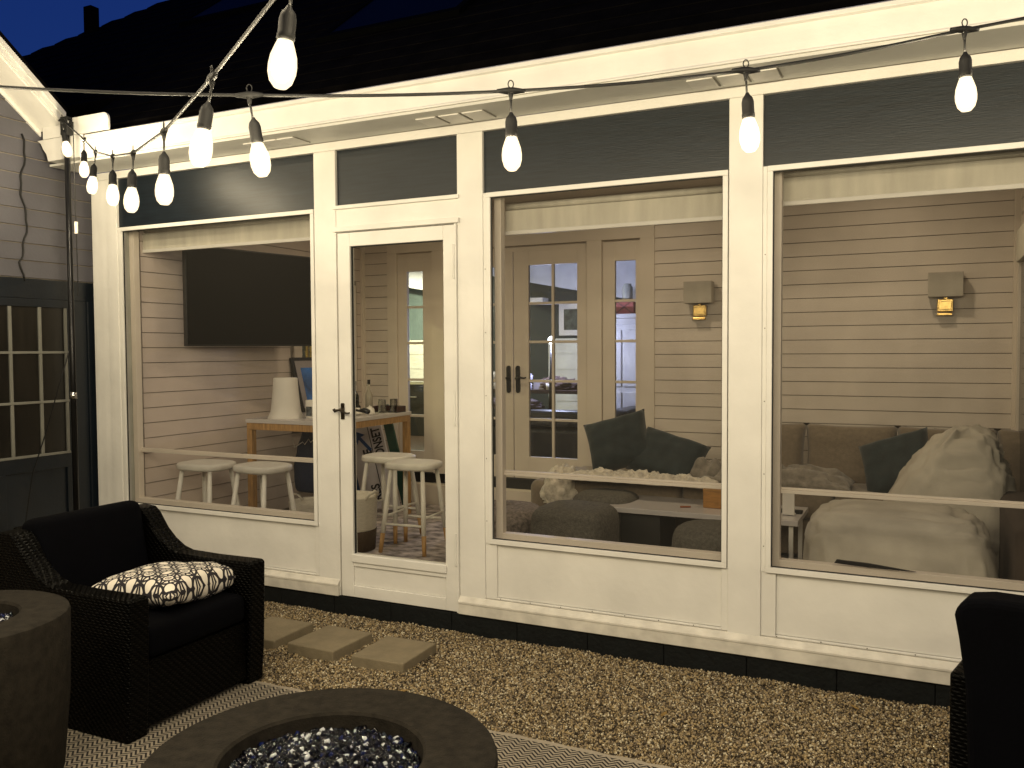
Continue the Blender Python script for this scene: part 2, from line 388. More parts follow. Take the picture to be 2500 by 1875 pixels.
# door bay
box('transom_panel', NAVY, -3.025, -2.2395, .006, .03, 2.322, ZH-.001, P_, .001)
box('transom_ledge', WHITE, -3.04, -2.225, -.022, .004, 2.300, 2.3205, P_, .002)
box('door_head', WHITE, -3.0255, -2.2385, -.008, .10, 2.170, 2.2995, P_, .002)
box('drip_cap', WHITE, -3.035, -2.222, -.030, -.0085, 2.172, 2.198, P_, .002)
DL, DR, DB, DT = -3.010, -2.251, .098, 2.164
door = MB().box(DL,DL+.083,-.020,.022,DB,DT).box(DR-.070,DR,-.020,.022,DB,DT).box(DL+.083,DR-.070,-.020,.022,2.087,DT).box(DL+.083,DR-.070,-.020,.022,.275,.346).box(DL+.083,DR-.070,-.020,.022,DB,.165).build('door', WHITE, P_, .003)
MB().box(DL+.075,DR-.062,-.030,-.0205,.300,.346).build('rail_moulding', WHITE, door, .004)
MB().box(DL+.0835,DR-.0705,-.010,.010,.1655,.2745).build('door_panel', WHITE, door, .003)
MB().box(DL+.0835,DR-.0705,-.002,.003,.3465,2.0865).build('glass', GLASS, door)
MB().box(DL+.0835,DL+.0875,-.006,.008,.3465,2.0865).box(DR-.0745,DR-.0705,-.006,.008,.3465,2.0865).box(DL+.0875,DR-.0745,-.006,.008,2.0825,2.0865).build('gasket', SLOT, door)
# hinge side strip with knuckles
box('hinge_strip', WHITE, -2.2505, -2.2392, -.026, .0, .095, 2.168, P_, .001)
for z0, z1 in ((1.88,2.06),(1.10,1.29),(.35,.52)):
    MB().tube([(-2.2535,-.028,z0),(-2.2535,-.028,z1)], .0055, 8).build('hinge', WHITE, P_, smooth=False)
# handle
hd = MB().box(-2.998,-2.973,-.028,-.0205,1.112,1.205).build('handle_plate', BRONZE, door, .004)
MB().tube([(-2.985,-.028,1.168),(-2.985,-.045,1.168)], [.013,.010], 12).tube([(-3.022,-.058,1.172),(-3.018,-.052,1.160),(-3.000,-.048,1.166),(-2.985,-.048,1.166),(-2.965,-.050,1.158),(-2.945,-.050,1.150),(-2.925,-.050,1.151),(-2.918,-.050,1.153)], [.009,.010,.007,.008,.006,.005,.005,.004], 8).build('handle_lever', BRONZE, hd, smooth=True)
MB().tube([(-2.985,.03,1.162),(-2.985,.07,1.162),(-2.945,.075,1.156),(-2.905,.075,1.160),(-2.875,.075,1.150)], [.008,.008,.007,.016,.014], 8).build('inner_lever', BLACK, hd, smooth=True)
# soffit, gutter, vents
box('soffit', SOFFIT, -5.05, .85, -.292, -.0165, 2.684, 2.698, P_, .001)
gp = [(-.205,2.699),(-.205,2.848),(-.305,2.848),(-.322,2.838),(-.322,2.820),(-.306,2.814),(-.303,2.785),(-.300,2.745),(-.297,2.712),(-.302,2.706),(-.302,2.699)]
MB().prism(gp, 0, -4.70, .85).build('gutter', WHITE, P_, .002, smooth=False)
for xs in ((-3.52,-3.40,-3.28), (-2.37,-2.235,-2.10), (-.97,-.835,-.70)):
    for x in xs:
        v = MB().box(x,x+.115,-.205,-.060,2.677,2.6835).build('soffit_vent', WHITE, P_, .002)
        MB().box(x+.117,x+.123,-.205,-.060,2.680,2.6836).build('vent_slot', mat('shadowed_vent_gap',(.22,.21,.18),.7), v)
# foundation
FD = thing('foundation', (0,0,0), 'low dark painted block foundation under the cream porch base', 'foundation')
x = -5.02
while x < .83:
    w_ = min(.39, .83-x); MB().box(x+.0012, x+w_-.0012, -.016+random.uniform(-.0015,.0015), .05, -.02, .0895).build('block', FOUND, FD, .004); x += w_
MB().box(-5.02,.83,.0,.06,-.03,.088).build('mortar', FOUND, FD)

# ------------------------------------------------------------------ porch interior shell
FZ = .15
PFMAT = FLOORRUG
box('floor', mat('porch_floor_boards', (.20,.16,.13), .6), -4.77, .60, .101, 2.66, .02, .135, kind='structure', bevel=0)
t = MB().box(-4.6,.45,.25,2.45,.1355,FZ).build('area_rug', FLOORRUG, label='distressed grey and white rug on the sunroom floor', cat='rug')
box('ceiling', GREIGE, -4.9, .75, .101, 2.9, 2.75, 2.80, kind='structure', bevel=0)
YB = 2.65
def siding(name, m, axis, fixed, a, b, z0, z1, exp=.1018, sgn=-1, holes=(), depth=.010, offs=0, parent=None, lab=None, cat=None):
    """clapboards one by one: axis 'x' boards run along x at y=fixed; sgn = outward normal direction"""
    if parent is None:
        if axis == 'x': w_ = MB().box(a, b, fixed, fixed+.03*(-sgn), z0, z1)
        else: w_ = MB().box(fixed, fixed+.03*(-sgn), a, b, z0, z1)
        wall = w_.build(name, GAPSHADE, None); tag(wall, lab, cat, None, 'structure')
    else: wall = parent
    z = z0+offs
    while z < z1:
        zt = min(z+exp-.0008, z1)
        segs = [(a, b)]
        for (h0, h1, hz0, hz1) in holes:
            if zt > hz0 and z < hz1:
                ns = []
                for s0, s1 in segs:
                    if h1 <= s0 or h0 >= s1: ns.append((s0, s1)); continue
                    if h0 > s0+.01: ns.append((s0, h0))
                    if h1 < s1-.01: ns.append((h1, s1))
                segs = ns
        for s0, s1 in segs:
            zz = max(z, z0)
            prof = [(fixed+sgn*.001, zz+.004), (fixed+sgn*depth, zz+.004), (fixed+sgn*(depth-.001), zz+.001+.003), (fixed+sgn*.003, zt), (fixed+sgn*.001, zt)]
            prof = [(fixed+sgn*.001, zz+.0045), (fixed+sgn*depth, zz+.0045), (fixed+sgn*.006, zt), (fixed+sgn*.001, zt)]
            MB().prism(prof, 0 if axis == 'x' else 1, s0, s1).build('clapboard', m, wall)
        z += exp
    return wall
back = siding('wall', GREIGE, 'x', YB, -1.945, .56, .40, 2.75, offs=.04)
tag(back, 'greige clapboard back wall of the sunroom behind the sofa', None)
box('wall', GREIGE, -1.945, .60, YB+.0305, YB+.06, .02, .40, kind='structure')
backl = siding('wall', GREIGE, 'x', YB, -4.72, -4.46, .15, 2.75, offs=.01)
# left (TV) wall with a lit window opening at y 1.75..2.45
OP = (1.75, 2.42, 1.0, 2.02)
tw = MB().box(-4.78,-4.75,.101,OP[0],.13,2.75).box(-4.78,-4.75,OP[1],2.65,.13,2.75).box(-4.78,-4.75,OP[0],OP[1],.13,OP[2]).box(-4.78,-4.75,OP[0],OP[1],OP[3],2.75).build('wall', TVWALL, kind='structure')
tw.data.materials[0] = GAPSHADE
siding('wall', TVWALL, 'y', -4.75, .13, 2.62, .15, 2.75, sgn=1, holes=((OP[0]-.13, OP[1]+.13, OP[2]-.1, OP[3]+.1),), parent=tw, offs=.055)
wi = thing('side_window', (-4.75, 2.08, 1.0), 'small lit window behind the television, leading into the house', 'window')
wl = lambda m: m
def rel(o, t): o.matrix_parent_inverse = Matrix.Translation(-t.location) if not t.rotation_euler.z else t.matrix_world.inverted(); return o
for (y0,y1,z0,z1) in ((OP[0]-.1,OP[0],.92,2.10),(OP[1],OP[1]+.1,.92,2.10),(OP[0],OP[1],2.02,2.10),(OP[0],OP[1],.92,1.0)):
    rel(MB().box(-4.748,-4.725,y0,y1,z0,z1).build('casing', TRIMG, wi, .002), wi)
rel(MB().box(-4.772,-4.768,OP[0],OP[1],1.0,2.02).build('glass', GLASS2, wi), wi)
for y in (1.86, 1.92): rel(MB().box(-4.785,-4.765,y,y+.016,1.0,2.02).build('muntin', BRASS, wi), wi)
# corner trim strips & right wall
box('corner_trim', TRIMG, -4.748, -4.715, 2.612, 2.648, .15, 2.75, kind='structure')
rw = siding('wall', GREIGE, 'y', .56, .101, 2.65, .13, 2.75, sgn=-1, holes=((.2,2.35,.5,2.4),))
rt_ = thing('roller_shade', (.52, 1.25, 2.04), 'pale shade on the end wall at the far right edge of the porch', 'blind')
MB().box(-.012,.02,-1.1,1.12,0,.20).build('fabric', SHADE, rt_, .003)
ew = thing('end_window', (.54, 1.25, 1.2), 'dark window in the end wall beyond the bean bags', 'window')
MB().box(-.005,.012,-1.05,1.10,-.7,.83).build('glass', mat('night_glass',(.01,.01,.01),.15), ew)
MB().box(-.02,.012,1.10,1.16,-.75,.85).build('frame', TRIMG, ew, .002)
box('corner_trim', TRIMG, .515, .556, 2.605, 2.648, .15, 2.75, kind='structure')

box('side_wall', WHITE, .832, .86, -.01, 2.9, 0, 2.68, kind='structure', bevel=0)

# ------------------------------------------------------------------ french doors on the back wall
FDU = thing('french_doors', (-3.187, YB, .4), 'greige french doors with sidelights and black lever handles opening into the house', 'door')
fu = FDU
def fb(name, m, x0, x1, y0, y1, z0, z1, parent=fu, bevel=.002):
    o = MB().box(x0+3.187, x1+3.187, y0-YB, y1-YB, z0-.4, z1-.4).build(name, m, parent, bevel); return o
fb('head_casing', TRIMG, -4.46, -1.945, YB-.022, YB+.05, 2.385, 2.62)
fb('head_casing', TRIMG, -4.46, -1.945, YB-.004, YB+.05, 2.62, 2.75)
for a, b in ((-4.46,-4.355), (-2.105+.0,-1.945)):
    pass
fb('casing', TRIMG, -4.46, -4.36, YB-.022, YB+.05, .15, 2.385)
fb('casing', TRIMG, -2.062, -1.945, YB-.022, YB+.05, .15, 2.385)
fb('mullion_post', TRIMG, -3.985, -3.865, YB-.022, YB+.05, .15, 2.385)
fb('mullion_post', TRIMG, -2.515, -2.385, YB-.022, YB+.05, .15, 2.385)
fb('head_jamb', TRIMG, -4.36, -2.062, YB+.012, YB+.05, 2.337, 2.384)
fb('threshold', mat('dark_threshold',(.01,.01,.01),.5), -4.36, -2.0, YB-.03, YB+.05, .315, .398)
box('doorstep', TRIMG, -4.5, -1.95, 2.52, 2.62, .1355, .312, kind='structure')
zr = [.59, .909, 1.237, 1.568, 1.893, 2.215]
def glazed(nm, x0, x1, g0, g1, cols, zt):
    d = MB()
    ox = 3.187
    def bb(a,b,c,e,y0=-.004,y1=.035): d.box(a+ox,b+ox,y0,y1,c-.4,e-.4)
    bb(x0,g0,.402,zt); bb(g1,x1,.402,zt); bb(g0,g1,zr[5],zt); bb(g0,g1,.402,zr[0])
    lf = d.build(nm, TRIMG, fu, .002)
    mw = (g1-g0)/cols
    for k in range(1, cols): fb('muntin', TRIMG, g0+mw*k-.011, g0+mw*k+.011, YB, YB+.03, zr[0], zr[5], lf, .002)
    for z in zr[1:5]:
        for k in range(cols): fb('muntin', TRIMG, g0+mw*k+(.0115 if k else 0), g0+mw*(k+1)-(.0115 if k < cols-1 else 0), YB+.001, YB+.029, z-.011, z+.011, lf, .002)
    for i in range(5):
        for k in range(cols): fb('pane', GLASS2, g0+mw*k+.0115*(k > 0), g0+mw*(k+1)-.0115*(k < cols-1), YB+.014, YB+.018, zr[i]+.0112*(i>0), zr[i+1]-.0112*(i<4), lf, 0)
    return lf
dR = glazed('door', -3.183, -2.519, -3.045, -2.603, 2, 2.336)
dL = glazed('door', -3.861, -3.191, -3.771, -3.329, 2, 2.336)
sL = glazed('sidelight', -4.356, -3.989, -4.259, -4.090, 1, 2.336)
sR = glazed('sidelight', -2.381, -2.064, -2.277, -2.102, 1, 2.36)
for lf, x, s in ((dL,-3.232,-1), (dR,-3.144,1)):
    m = MB(); m.prism([(x+3.187-.022+0*1, .985-.0-.25+.0), (x+3.187+.022, .735)], 1, 0, 0) if False else None
    pts = [(x+3.187+.020*math.cos(a), (1.250-.4)+(.095 if math.sin(a) > 0 else -.095)+.022*math.sin(a)) for a in np.linspace(0, 2*math.pi, 16, endpoint=False)]
    pl = MB().prism(pts, 1, -.016, -.0045).build('handle_plate', BLACK, lf)
    xx = x+3.187
    MB().tube([(xx,-.016,.86),(xx,-.05,.86),(xx+s*.04,-.052,.868),(xx+s*.075,-.05,.862),(xx+s*.095,-.05,.868)], [.011,.011,.009,.008,.006], 8).build('handle_lever', BLACK, pl, smooth=True)

# ------------------------------------------------------------------ house interior beyond
INW = mat('white_shiplap', (.70,.70,.62), .5)
IND = mat('dark_slate_paint', (.02,.03,.034), .5)
INT = mat('teal_grey_paint', (.12,.17,.17), .6)
INC = mat('ceiling_paint', (.72,.74,.80), .8)
box('floor', mat('dark_wood_floor', (.05,.03,.02), .4), -8.5, .6, 2.72, 6.3, .36, .398, kind='structure', bevel=0)
box('floor', mat('side_room_floor', (.10,.07,.05), .5), -8.5, -4.79, .12, 2.72, .2, .24, kind='structure', bevel=0)
# sloping ceiling over the family room
MB().prism([(-8.5,2.95),(-3.9,2.245),(.6,2.12+.45),(.6,2.95),(-8.5,3.05)], 1, 2.72, 6.3).build('ceiling', INC, kind='structure') if False else None
box('ceiling', INC, -8.5, .6, 2.705, 6.3, 2.62, 2.66, kind='structure', bevel=0)
box('ceiling', INC, -8.5, -4.79, .12, 2.70, 2.62, 2.66, kind='structure', bevel=0)
# back wall of the room: dark upper, shiplap lower right
box('wall', IND, -5.2, .6, 6.2, 6.26, .4, 2.62, kind='structure', bevel=0)
box('wall', INT, -8.5, -5.2, 6.2, 6.26, .4, 2.62, kind='structure', bevel=0)
box('wall', INC, -8.56, -8.5, .12, 6.26, .2, 2.66, kind='structure', bevel=0)
box('wall', INC, .6, .66, 2.72, 6.26, .4, 2.66, kind='structure', bevel=0)
box('wall', INW, -8.5, -4.79, .06, .12, .2, 2.66, kind='structure', bevel=0)
sw = box('wall', INW, -8.2, -5.45, 6.14, 6.195, .4, 1.60, kind='structure', bevel=0)
sw2 = box('wall', INW, -4.36, -3.2, 6.14, 6.195, .4, 1.575, kind='structure', bevel=0)
for z in np.arange(.45, 1.55, .20):
    MB().box(-8.2,-5.45,6.125,6.139,z,z+.194).build('shiplap_board', INW, sw); MB().box(-4.36,-3.2,6.125,6.139,z,z+.194).build('shiplap_board', INW, sw2)
# crown that slopes in perspective along the ceiling
cm = MB().prism([(-5.3,2.62),(-5.3,2.50),(-3.0,2.06),(-3.0,2.62)], 1, 6.02, 6.13).build('ceiling', INC, kind='structure')
cm2 = MB().prism([(-7.2,2.62),(-7.2,2.52),(-5.6,2.22),(-5.6,2.62)], 1, 5.9, 6.0).build('ceiling', INC, kind='structure')
# picture frame
pfm = thing('picture_frame', (-4.03, 6.10, 1.88), 'white framed dark photograph hanging on the dark wall inside the house', 'picture')
MB().box(-.17,.17,-.01,.02,-.2,.2).build('frame', PAPER, pfm, .004); MB().box(-.10,.10,-.014,-.0105,-.13,.13).build('print', mat('dark_print',(.06,.07,.06),.4,var=.8,vscale=14), pfm)
sh_ = box('wall_shelf', PAPER, -4.66, -4.36, 5.95, 6.13, 2.08, 2.16, label='white shelf high on the dark wall inside the house', cat='shelf')
# white cabinet seen through the right sidelight
CABM = mat('white_cabinet_paint', (.70,.70,.72), .4)
cb = thing('cabinet', (-2.95, 5.55, .4), 'tall white panelled cabinet seen through the right sidelight', 'cabinet')
MB().box(-.45,.45,-.25,.25,0,1.45).build('carcass', CABM, cb, .004)
MB().box(-.50,.50,-.31,.27,1.452,1.50).box(-.48,.48,-.29,.27,1.38,1.449).build('cornice', CABM, cb, .006)
for x in (-.42, -.135, .155):
    for z0, z1 in ((.08,.62),(.68,1.32)): MB().box(x,x+.265,-.268,-.2505,z0,z1).build('cabinet_door', CABM, cb, .006)
bx = thing('gift_box', (-3.12, 5.53, 1.905), 'red box with crossed string on top of the white cabinet', 'box')
MB().box(-.11,.11,-.1,.1,0,.16).build('box', mat('dusty_red_card', (.45,.12,.10), .7), bx, .003)
MB().tube([(-.11,-.103,0),(.11,-.103,.16)], .004, 6).tube([(.11,-.103,0),(-.11,-.103,.16)], .004, 6).build('string', BLACK, bx)
for i, (x, l) in enumerate(((-3.06,'pale glass jar on the left above the red box'),(-2.90,'pale glass jar on the right above the white cabinet'))):
    j = MB().lathe([(0,0),(.055,0),(.06,.02),(.06,.15),(.045,.17),(.045,.19),(0,.19)], 16).build('glass_jar', mat('milky_glass',(.5,.53,.5),.2), smooth=True, label=l, cat='jar'); j.location = (x-.05, 5.53, 2.066 if i == 0 else 1.905)
# dark sofa with blankets and the low table
ds = thing('dark_sofa', (-3.7, 4.2, .4), 'dark charcoal sofa inside the house seen through the french doors', 'sofa')
DK = mat('charcoal_leather', (.012,.012,.015), .45)
MB().box(-1.1,.9,-.4,.4,0,.32).build('seat', DK, ds, .04, seg=3); MB().box(-1.1,.9,-.42,-.18,.325,.50).build('backrest', DK, ds, .05, seg=3)
MB().box(.905,1.15,-.42,.42,0,.52).build('arm', DK, ds, .06, seg=3)
bt = thing('console_table', (-4.1, 4.85, .4), 'dark console table behind the charcoal sofa', 'table')
MB().box(-.9,.95,-.2,.2,.62,.66).build('top', mat('walnut',(.05,.03,.03),.3), bt, .003)
for x in (-.85,.85): MB().box(x,x+.05,-.15,.15,0,.618).build('leg', DK, bt)

def crumple(name, m, sx, sy, sz, loc, rz=0, amp=.25, fr=3.2, seed=0, n=40, nh=22, label=None, cat=None, group=None, fold=0, power=1.0, flat=True, parent=None, sub=0):
    """cloth-like lump: a squashed dome with ridged noise folds"""
    vs, fs = [], []
    for i in range(nh+1):
        ph = math.pi*i/nh
        for k in range(n):
            th = 2*math.pi*k/n
            d = Vector((math.sin(ph)*math.cos(th), math.sin(ph)*math.sin(th), math.cos(ph)))
            q = d*fr+Vector((seed*3.7, seed*1.3, seed))
            nz = noise.fractal(q, .9, 2.1, 4)
            rdg = 1.6*min(1,abs(noise.noise(q*1.1+Vector((5,2,1)))))**.55
            r_ = 1+amp*nz+fold*(rdg-.5)
            p = Vector((abs(d.x)**power*math.copysign(1,d.x)*sx, abs(d.y)**power*math.copysign(1,d.y)*sy, d.z*sz))*r_
            if flat and p.z < -sz*.35: p.z = -sz*.35
            vs.append(p)
    for i in range(nh):
        for k in range(n): fs.append((i*n+k, i*n+(k+1) % n, (i+1)*n+(k+1) % n, (i+1)*n+k))
    o = MB().add(vs, fs).build(name, m, parent, smooth=True, label=label, cat=cat, group=group)
    o.location = loc; o.rotation_euler.z = rz; return o
crumple('white_bag', mat('lilac_white_cloth',(.62,.6,.72),.8), .24, .15, .17, (-4.28, 4.85, 1.12), seed=3, fold=.2, label='crumpled white cloth bag on the console table', cat='bag')
crumple('blanket', mat('brown_fur',(.09,.06,.05),.95,var=.6,vscale=20), .22, .15, .10, (-3.72, 4.85, 1.09), seed=5, fold=.3, label='brown fur blanket heaped on the right of the console table', cat='blanket')
crumple('blanket', mat('striped_fur',(.20,.16,.17),.95,var=.6,vscale=26), .38, .14, .07, (-3.95, 4.02, .925), seed=6, fold=.3, label='grey patterned blanket draped over the charcoal sofa back', cat='blanket')
box('tissue_box', mat('lilac_card',(.5,.48,.6),.6), -3.93,-3.80,4.70,4.80,1.062,1.15, label='small pale box on the console table beside the white bag', cat='box')
cup = MB().lathe([(0,0),(.022,0),(.03,.07),(.027,.07),(.02,.005)], 14).build('paper_cup', PAPER, smooth=True, label='white cup on the console table', cat='cup'); cup.location = (-3.74, 4.68, 1.062)
stv = thing('range_oven', (-6.3, 5.75, .4), 'black oven range under the bright shiplap, seen through the left sidelight', 'oven')
MB().box(-.5,.5,-.3,.3,0,.66).build('body', BLACK, stv, .005); MB().tube([(-.4,-.33,.5),(.4,-.33,.5)], .012, 8).build('handle', CHROME, stv); MB().box(-.52,.52,-.32,.32,.662,.70).build('cooktop', CHROME, stv, .004)
# ceiling lights inside the house (lit in the photograph)
def ceil_light(loc, col, w_, sz, lab):
    t = thing('ceiling_light', loc, lab, 'light', 'flush ceiling lights inside the house')
    MB().lathe([(0,-.028),(sz*.8,-.026),(sz,-.012),(sz,0)], 20).build('diffuser', glow('lit_diffuser', col, 5), t, smooth=True)
    ld = bpy.data.lights.new('ceiling_lamp', 'AREA'); ld.shape = 'DISK'; ld.size = sz*1.6; ld.energy = w_; ld.color = col
    lo = bpy.data.objects.new('ceiling_lamp', ld); COL.objects.link(lo); lo.parent = t; lo.location = (0,0,-.04)
cl = thing('table_lamp', (-3.68, 4.62, 1.06), 'small bright cool lamp glaring through the french door panes', 'lamp')
MB().tube([(0,0,-.655),(0,0,.50)], [.05,.008], 10).build('stem', METALB, cl, smooth=True)
MB().lathe([(0,.50),(.02,.51),(.034,.54),(.03,.57),(0,.59)], 16).build('globe', bulb_mat('lit_globe', (.85,.9,1), 9), cl, smooth=True)
ld = bpy.data.lights.new('lamp_light', 'POINT'); ld.energy = 42; ld.color = (.60,.66,1); ld.shadow_soft_size = .03
lo = bpy.data.objects.new('lamp_light', ld); COL.objects.link(lo); lo.parent = cl; lo.location = (0,0,.545)
ceil_light((-6.2, 5.1, 2.618), (1,.95,.66), 70, .12, 'warm ceiling light over the black oven range')
ceil_light((-6.3, 1.9, 2.618), (1,.93,.5), 60, .12, 'yellow ceiling light in the side room behind the television')
box('wall', mat('yellow_cream_paint', (.75,.72,.5), .6), -7.5, -7.44, .13, 4.0, .24, 2.6, kind='structure', bevel=0)

# downlights added to the porch ceiling to fill the room with light
for (x, y, w_, l) in ((-.25,1.75,6,'downlight added as fill over the bean bags'),(-1.95,1.75,6,'downlight added as fill over the sofa left end'),(-3.55,1.45,6,'downlight added as fill over the oak bar table')):
    t = thing('fill_downlight', (x,y,2.749), l, 'light', 'fill lights added to the sunroom ceiling')
    MB().lathe([(.075,0),(.075,-.006),(.055,-.006),(.050,.0)], 24).build('trim_ring', WHITE, t, smooth=True)
    MB().lathe([(0,-.002),(.049,-.002)], 24).build('lens', glow('warm_lens', (1,.85,.6), 6), t)
    ld = bpy.data.lights.new('downlight', 'AREA'); ld.shape = 'DISK'; ld.size = .10; ld.energy = w_; ld.color = (1,.80,.52)
    lo = bpy.data.objects.new('downlight', ld); COL.objects.link(lo); lo.parent = t; lo.location = (0,0,-.012)

# ------------------------------------------------------------------ sconces
def sconce(x, z, lab):
    t = thing('wall_sconce', (x, YB-.012, z), lab, 'wall lamp', 'grey and brass wall sconces on the clapboard wall')
    MB().box(-.107,.107,-.12,-.02,0,.165).build('shade', mat('grey_linen',(.43,.40,.34),.85), t, .003)
    MB().box(-.050,.050,-.055,-.01,-.100,-.012).build('backplate', BRASS, t, .006)
    MB().box(-.040,.040,-.062,-.0555,-.088,-.028).build('face_plate', BRASS, t, .006)
    MB().box(-.050,.044,-.066,-.012,-.125,-.108).build('lower_bar', BRASS, t, .003)
    MB().box(-.012,.012,-.05,-.0,-.012,.06).build('stem', BRASS, t, .002)
sconce(-1.575, 1.85, 'brass and grey sconce beside the post, left one of the two')
sconce(.110, 1.845, 'brass and grey sconce above the bean bags')

# ------------------------------------------------------------------ television on its arm
ang = math.atan2(.24, 1.07)
tv = thing('television', (-4.60, .38, 1.54), 'large black flat television angled out from the siding', 'television')
tvm = Matrix.Rotation(-ang, 4, 'Z')
def tvb(nm, m, a, b, c, d, e, f_, bev=.002): return MB().box(a,b,c,d,e,f_,tvm).build(nm, m, tv, bev)
tvb('bezel', TVB, -.04,-.001,0,1.10,0,.70, .004); tvb('screen', TVM, 0,.004,.010,1.09,.014,.69, 0)
tvb('mount_arm', METALB, -.14,-.042,.30,.36,.30,.42)

# ------------------------------------------------------------------ bar table and stools
bt = thing('bar_table', (-4.57, .90, FZ), 'white topped bar table with oak frame under the television', 'table')
TW, TL, TH = .74, 1.13, 1.0-FZ
MB().box(0,TW,0,TL,TH-.030,TH).build('tabletop', LAMIN, bt, .003)
for a in ((.0,TW,.0,.05),(.0,TW,TL-.05,TL)): MB().box(a[0]+.006,a[1]-.006,a[2]+.006,a[3]-.006,TH-.080,TH-.0305).build('apron', OAK, bt, .002)
for a in ((.006,.050),(TW-.05,TW-.006)): MB().box(a[0],a[1],.046,TL-.046,TH-.080,TH-.0305).build('apron', OAK, bt, .002)
for x in (.006, TW-.055):
    for y in (.006, TL-.055): MB().box(x,x+.048,y,y+.048,0,TH-.081).build('leg', OAK, bt, .002)

def make_stool():
    t = thing('counter_stool')
    H = .60
    vs, fs = [], []
    n = 28; rings = [(1,-.004),(1.0,.012),(.985,.024),(.9,.030),(.6,.024),(.25,.019),(0.02,.018)]
    m = MB(); pr = []
    def sup(k, sc):
        a = 2*math.pi*k/n; e = .62
        return (math.copysign(abs(math.cos(a))**e, math.cos(a))*.185*sc, math.copysign(abs(math.sin(a))**e, math.sin(a))*.150*sc)
    rr_ = [(.02,-.022),(.80,-.022),(.96,-.014)]+rings
    for sc, z in rr_:
        for k in range(n): px, py = sup(k, sc); m.v.append((px, py, H-.03+z))
    for i in range(len(rr_)-1):
        for k in range(n): m.f.append((i*n+k, i*n+(k+1) % n, (i+1)*n+(k+1) % n, (i+1)*n+k))
    m.f.append(tuple(range(n-1,-1,-1))); m.f.append(tuple((len(rr_)-1)*n+k for k in range(n)))
    m.build('seat', STOOLW, t, smooth=True)
    def leg_at(sx, sy, z): f_ = 1-z/H; return Vector((sx*(.115+.050*f_), sy*(.095+.080*f_), z))
    for sx in (-1,1):
        for sy in (-1,1):
            lg = MB().tube([leg_at(sx,sy,.13), leg_at(sx,sy,.3), leg_at(sx,sy,H-.045)], [.0165,.0175,.014], 12).build('leg', STOOLW, t, smooth=True)
            MB().tube([leg_at(sx,sy,0), leg_at(sx,sy,.1295)], [.0135,.0165], 12).build('leg_tip', OAK, lg, smooth=True)
    for sx in (-1,1): MB().tube([leg_at(sx,-1,.24), leg_at(sx,1,.24)], .0085, 8).build('stretcher', STOOLW, t, smooth=True)
    for sy in (-1,1): MB().tube([leg_at(-1,sy,.19), leg_at(1,sy,.19)], .0085, 8).build('stretcher', STOOLW, t, smooth=True)
    return t
st = make_stool()
for i, (x, y, a, l) in enumerate([(-3.13,.95,4,'white stool in front, fully seen through the door glass'), (-3.50,1.20,0,'white stool behind, partly hidden by the door stile'),
                              (-4.42,.36,3,'white stool by the left window edge in front of the siding'), (-3.98,.42,-4,'white stool between the left stool and the oak table leg')]):
    s = st if i == 0 else copy_tree(st)
    s.location = (x, y, FZ); s.rotation_euler.z = R(a); tag(s, l, 'stool', 'white wooden counter stools with bare wood feet')

# things on the table
m = MB().lathe([(0,0),(.135,0),(.13,.012),(.112,.05),(.105,.10),(.095,.20),(.088,.30),(.08,.303),(.0,.303)], 28)
o = m.build('paper_towel_cover', PAPER, smooth=False, bevel=.002, label='tall white flared cylinder standing on the bar table', cat='holder'); o.location = (-4.33, 1.07, 1.0)
for p in o.data.polygons: p.use_smooth = True
mg = thing('printed_mug', (-4.13, 1.14, 1.0), 'white printed mug beside the flared cylinder', 'mug')
MB().lathe([(0,0),(.052,0),(.055,.01),(.055,.135),(.050,.135),(.048,.012),(0,.01)], 22).build('cup', PAPER, mg, smooth=True)
MB().box(-.02,.03,-.0575,-.054,.02,.09).build('print', mat('grey_print',(.08,.09,.10),.5,var=.9,vscale=40), mg)
MB().tube([(.055,0,.1),(.085,0,.1),(.09,0,.05),(.055,0,.03)], .006, 8).build('handle', PAPER, mg, smooth=True)
wr = MB()
for k in range(5): wr.tube([(-.03+.014*k,0,0),(-.03+.014*k,0,.12)], .0015, 5)
wr.tube([(-.03,0,.12),(.03,0,.12)], .002, 5).tube([(-.03,0,.005),(.03,0,.005)], .002, 5)
o = wr.build('wire_rack', METALB, label='small black wire rack behind the printed mug', cat='rack'); o.location = (-4.20, 1.22, 1.0)
# picture leaning on the wall
pc = thing('framed_picture', (-4.62, 1.60, 1.0), 'black framed picture with grey mat and print painted with a blue reflection leaning on the siding', 'picture')
Mx = Matrix.Rotation(R(-14), 4, 'Y')
pm = MB().box(-.012,.012,0,.48,0,.46,Mx); pm.build('frame', BLACK, pc, .003)
MB().box(.0125,.015,.030,.45,.03,.43,Mx).build('mat_board', mat('grey_mat',(.35,.32,.33),.8), pc)
MB().box(.0155,.017,.085,.40,.085,.37,Mx).build('print', mat('blue_reflected_print',(.03,.13,.42),.15,var=.9,vscale=6), pc)  # blue reflection put into the colour of the picture face
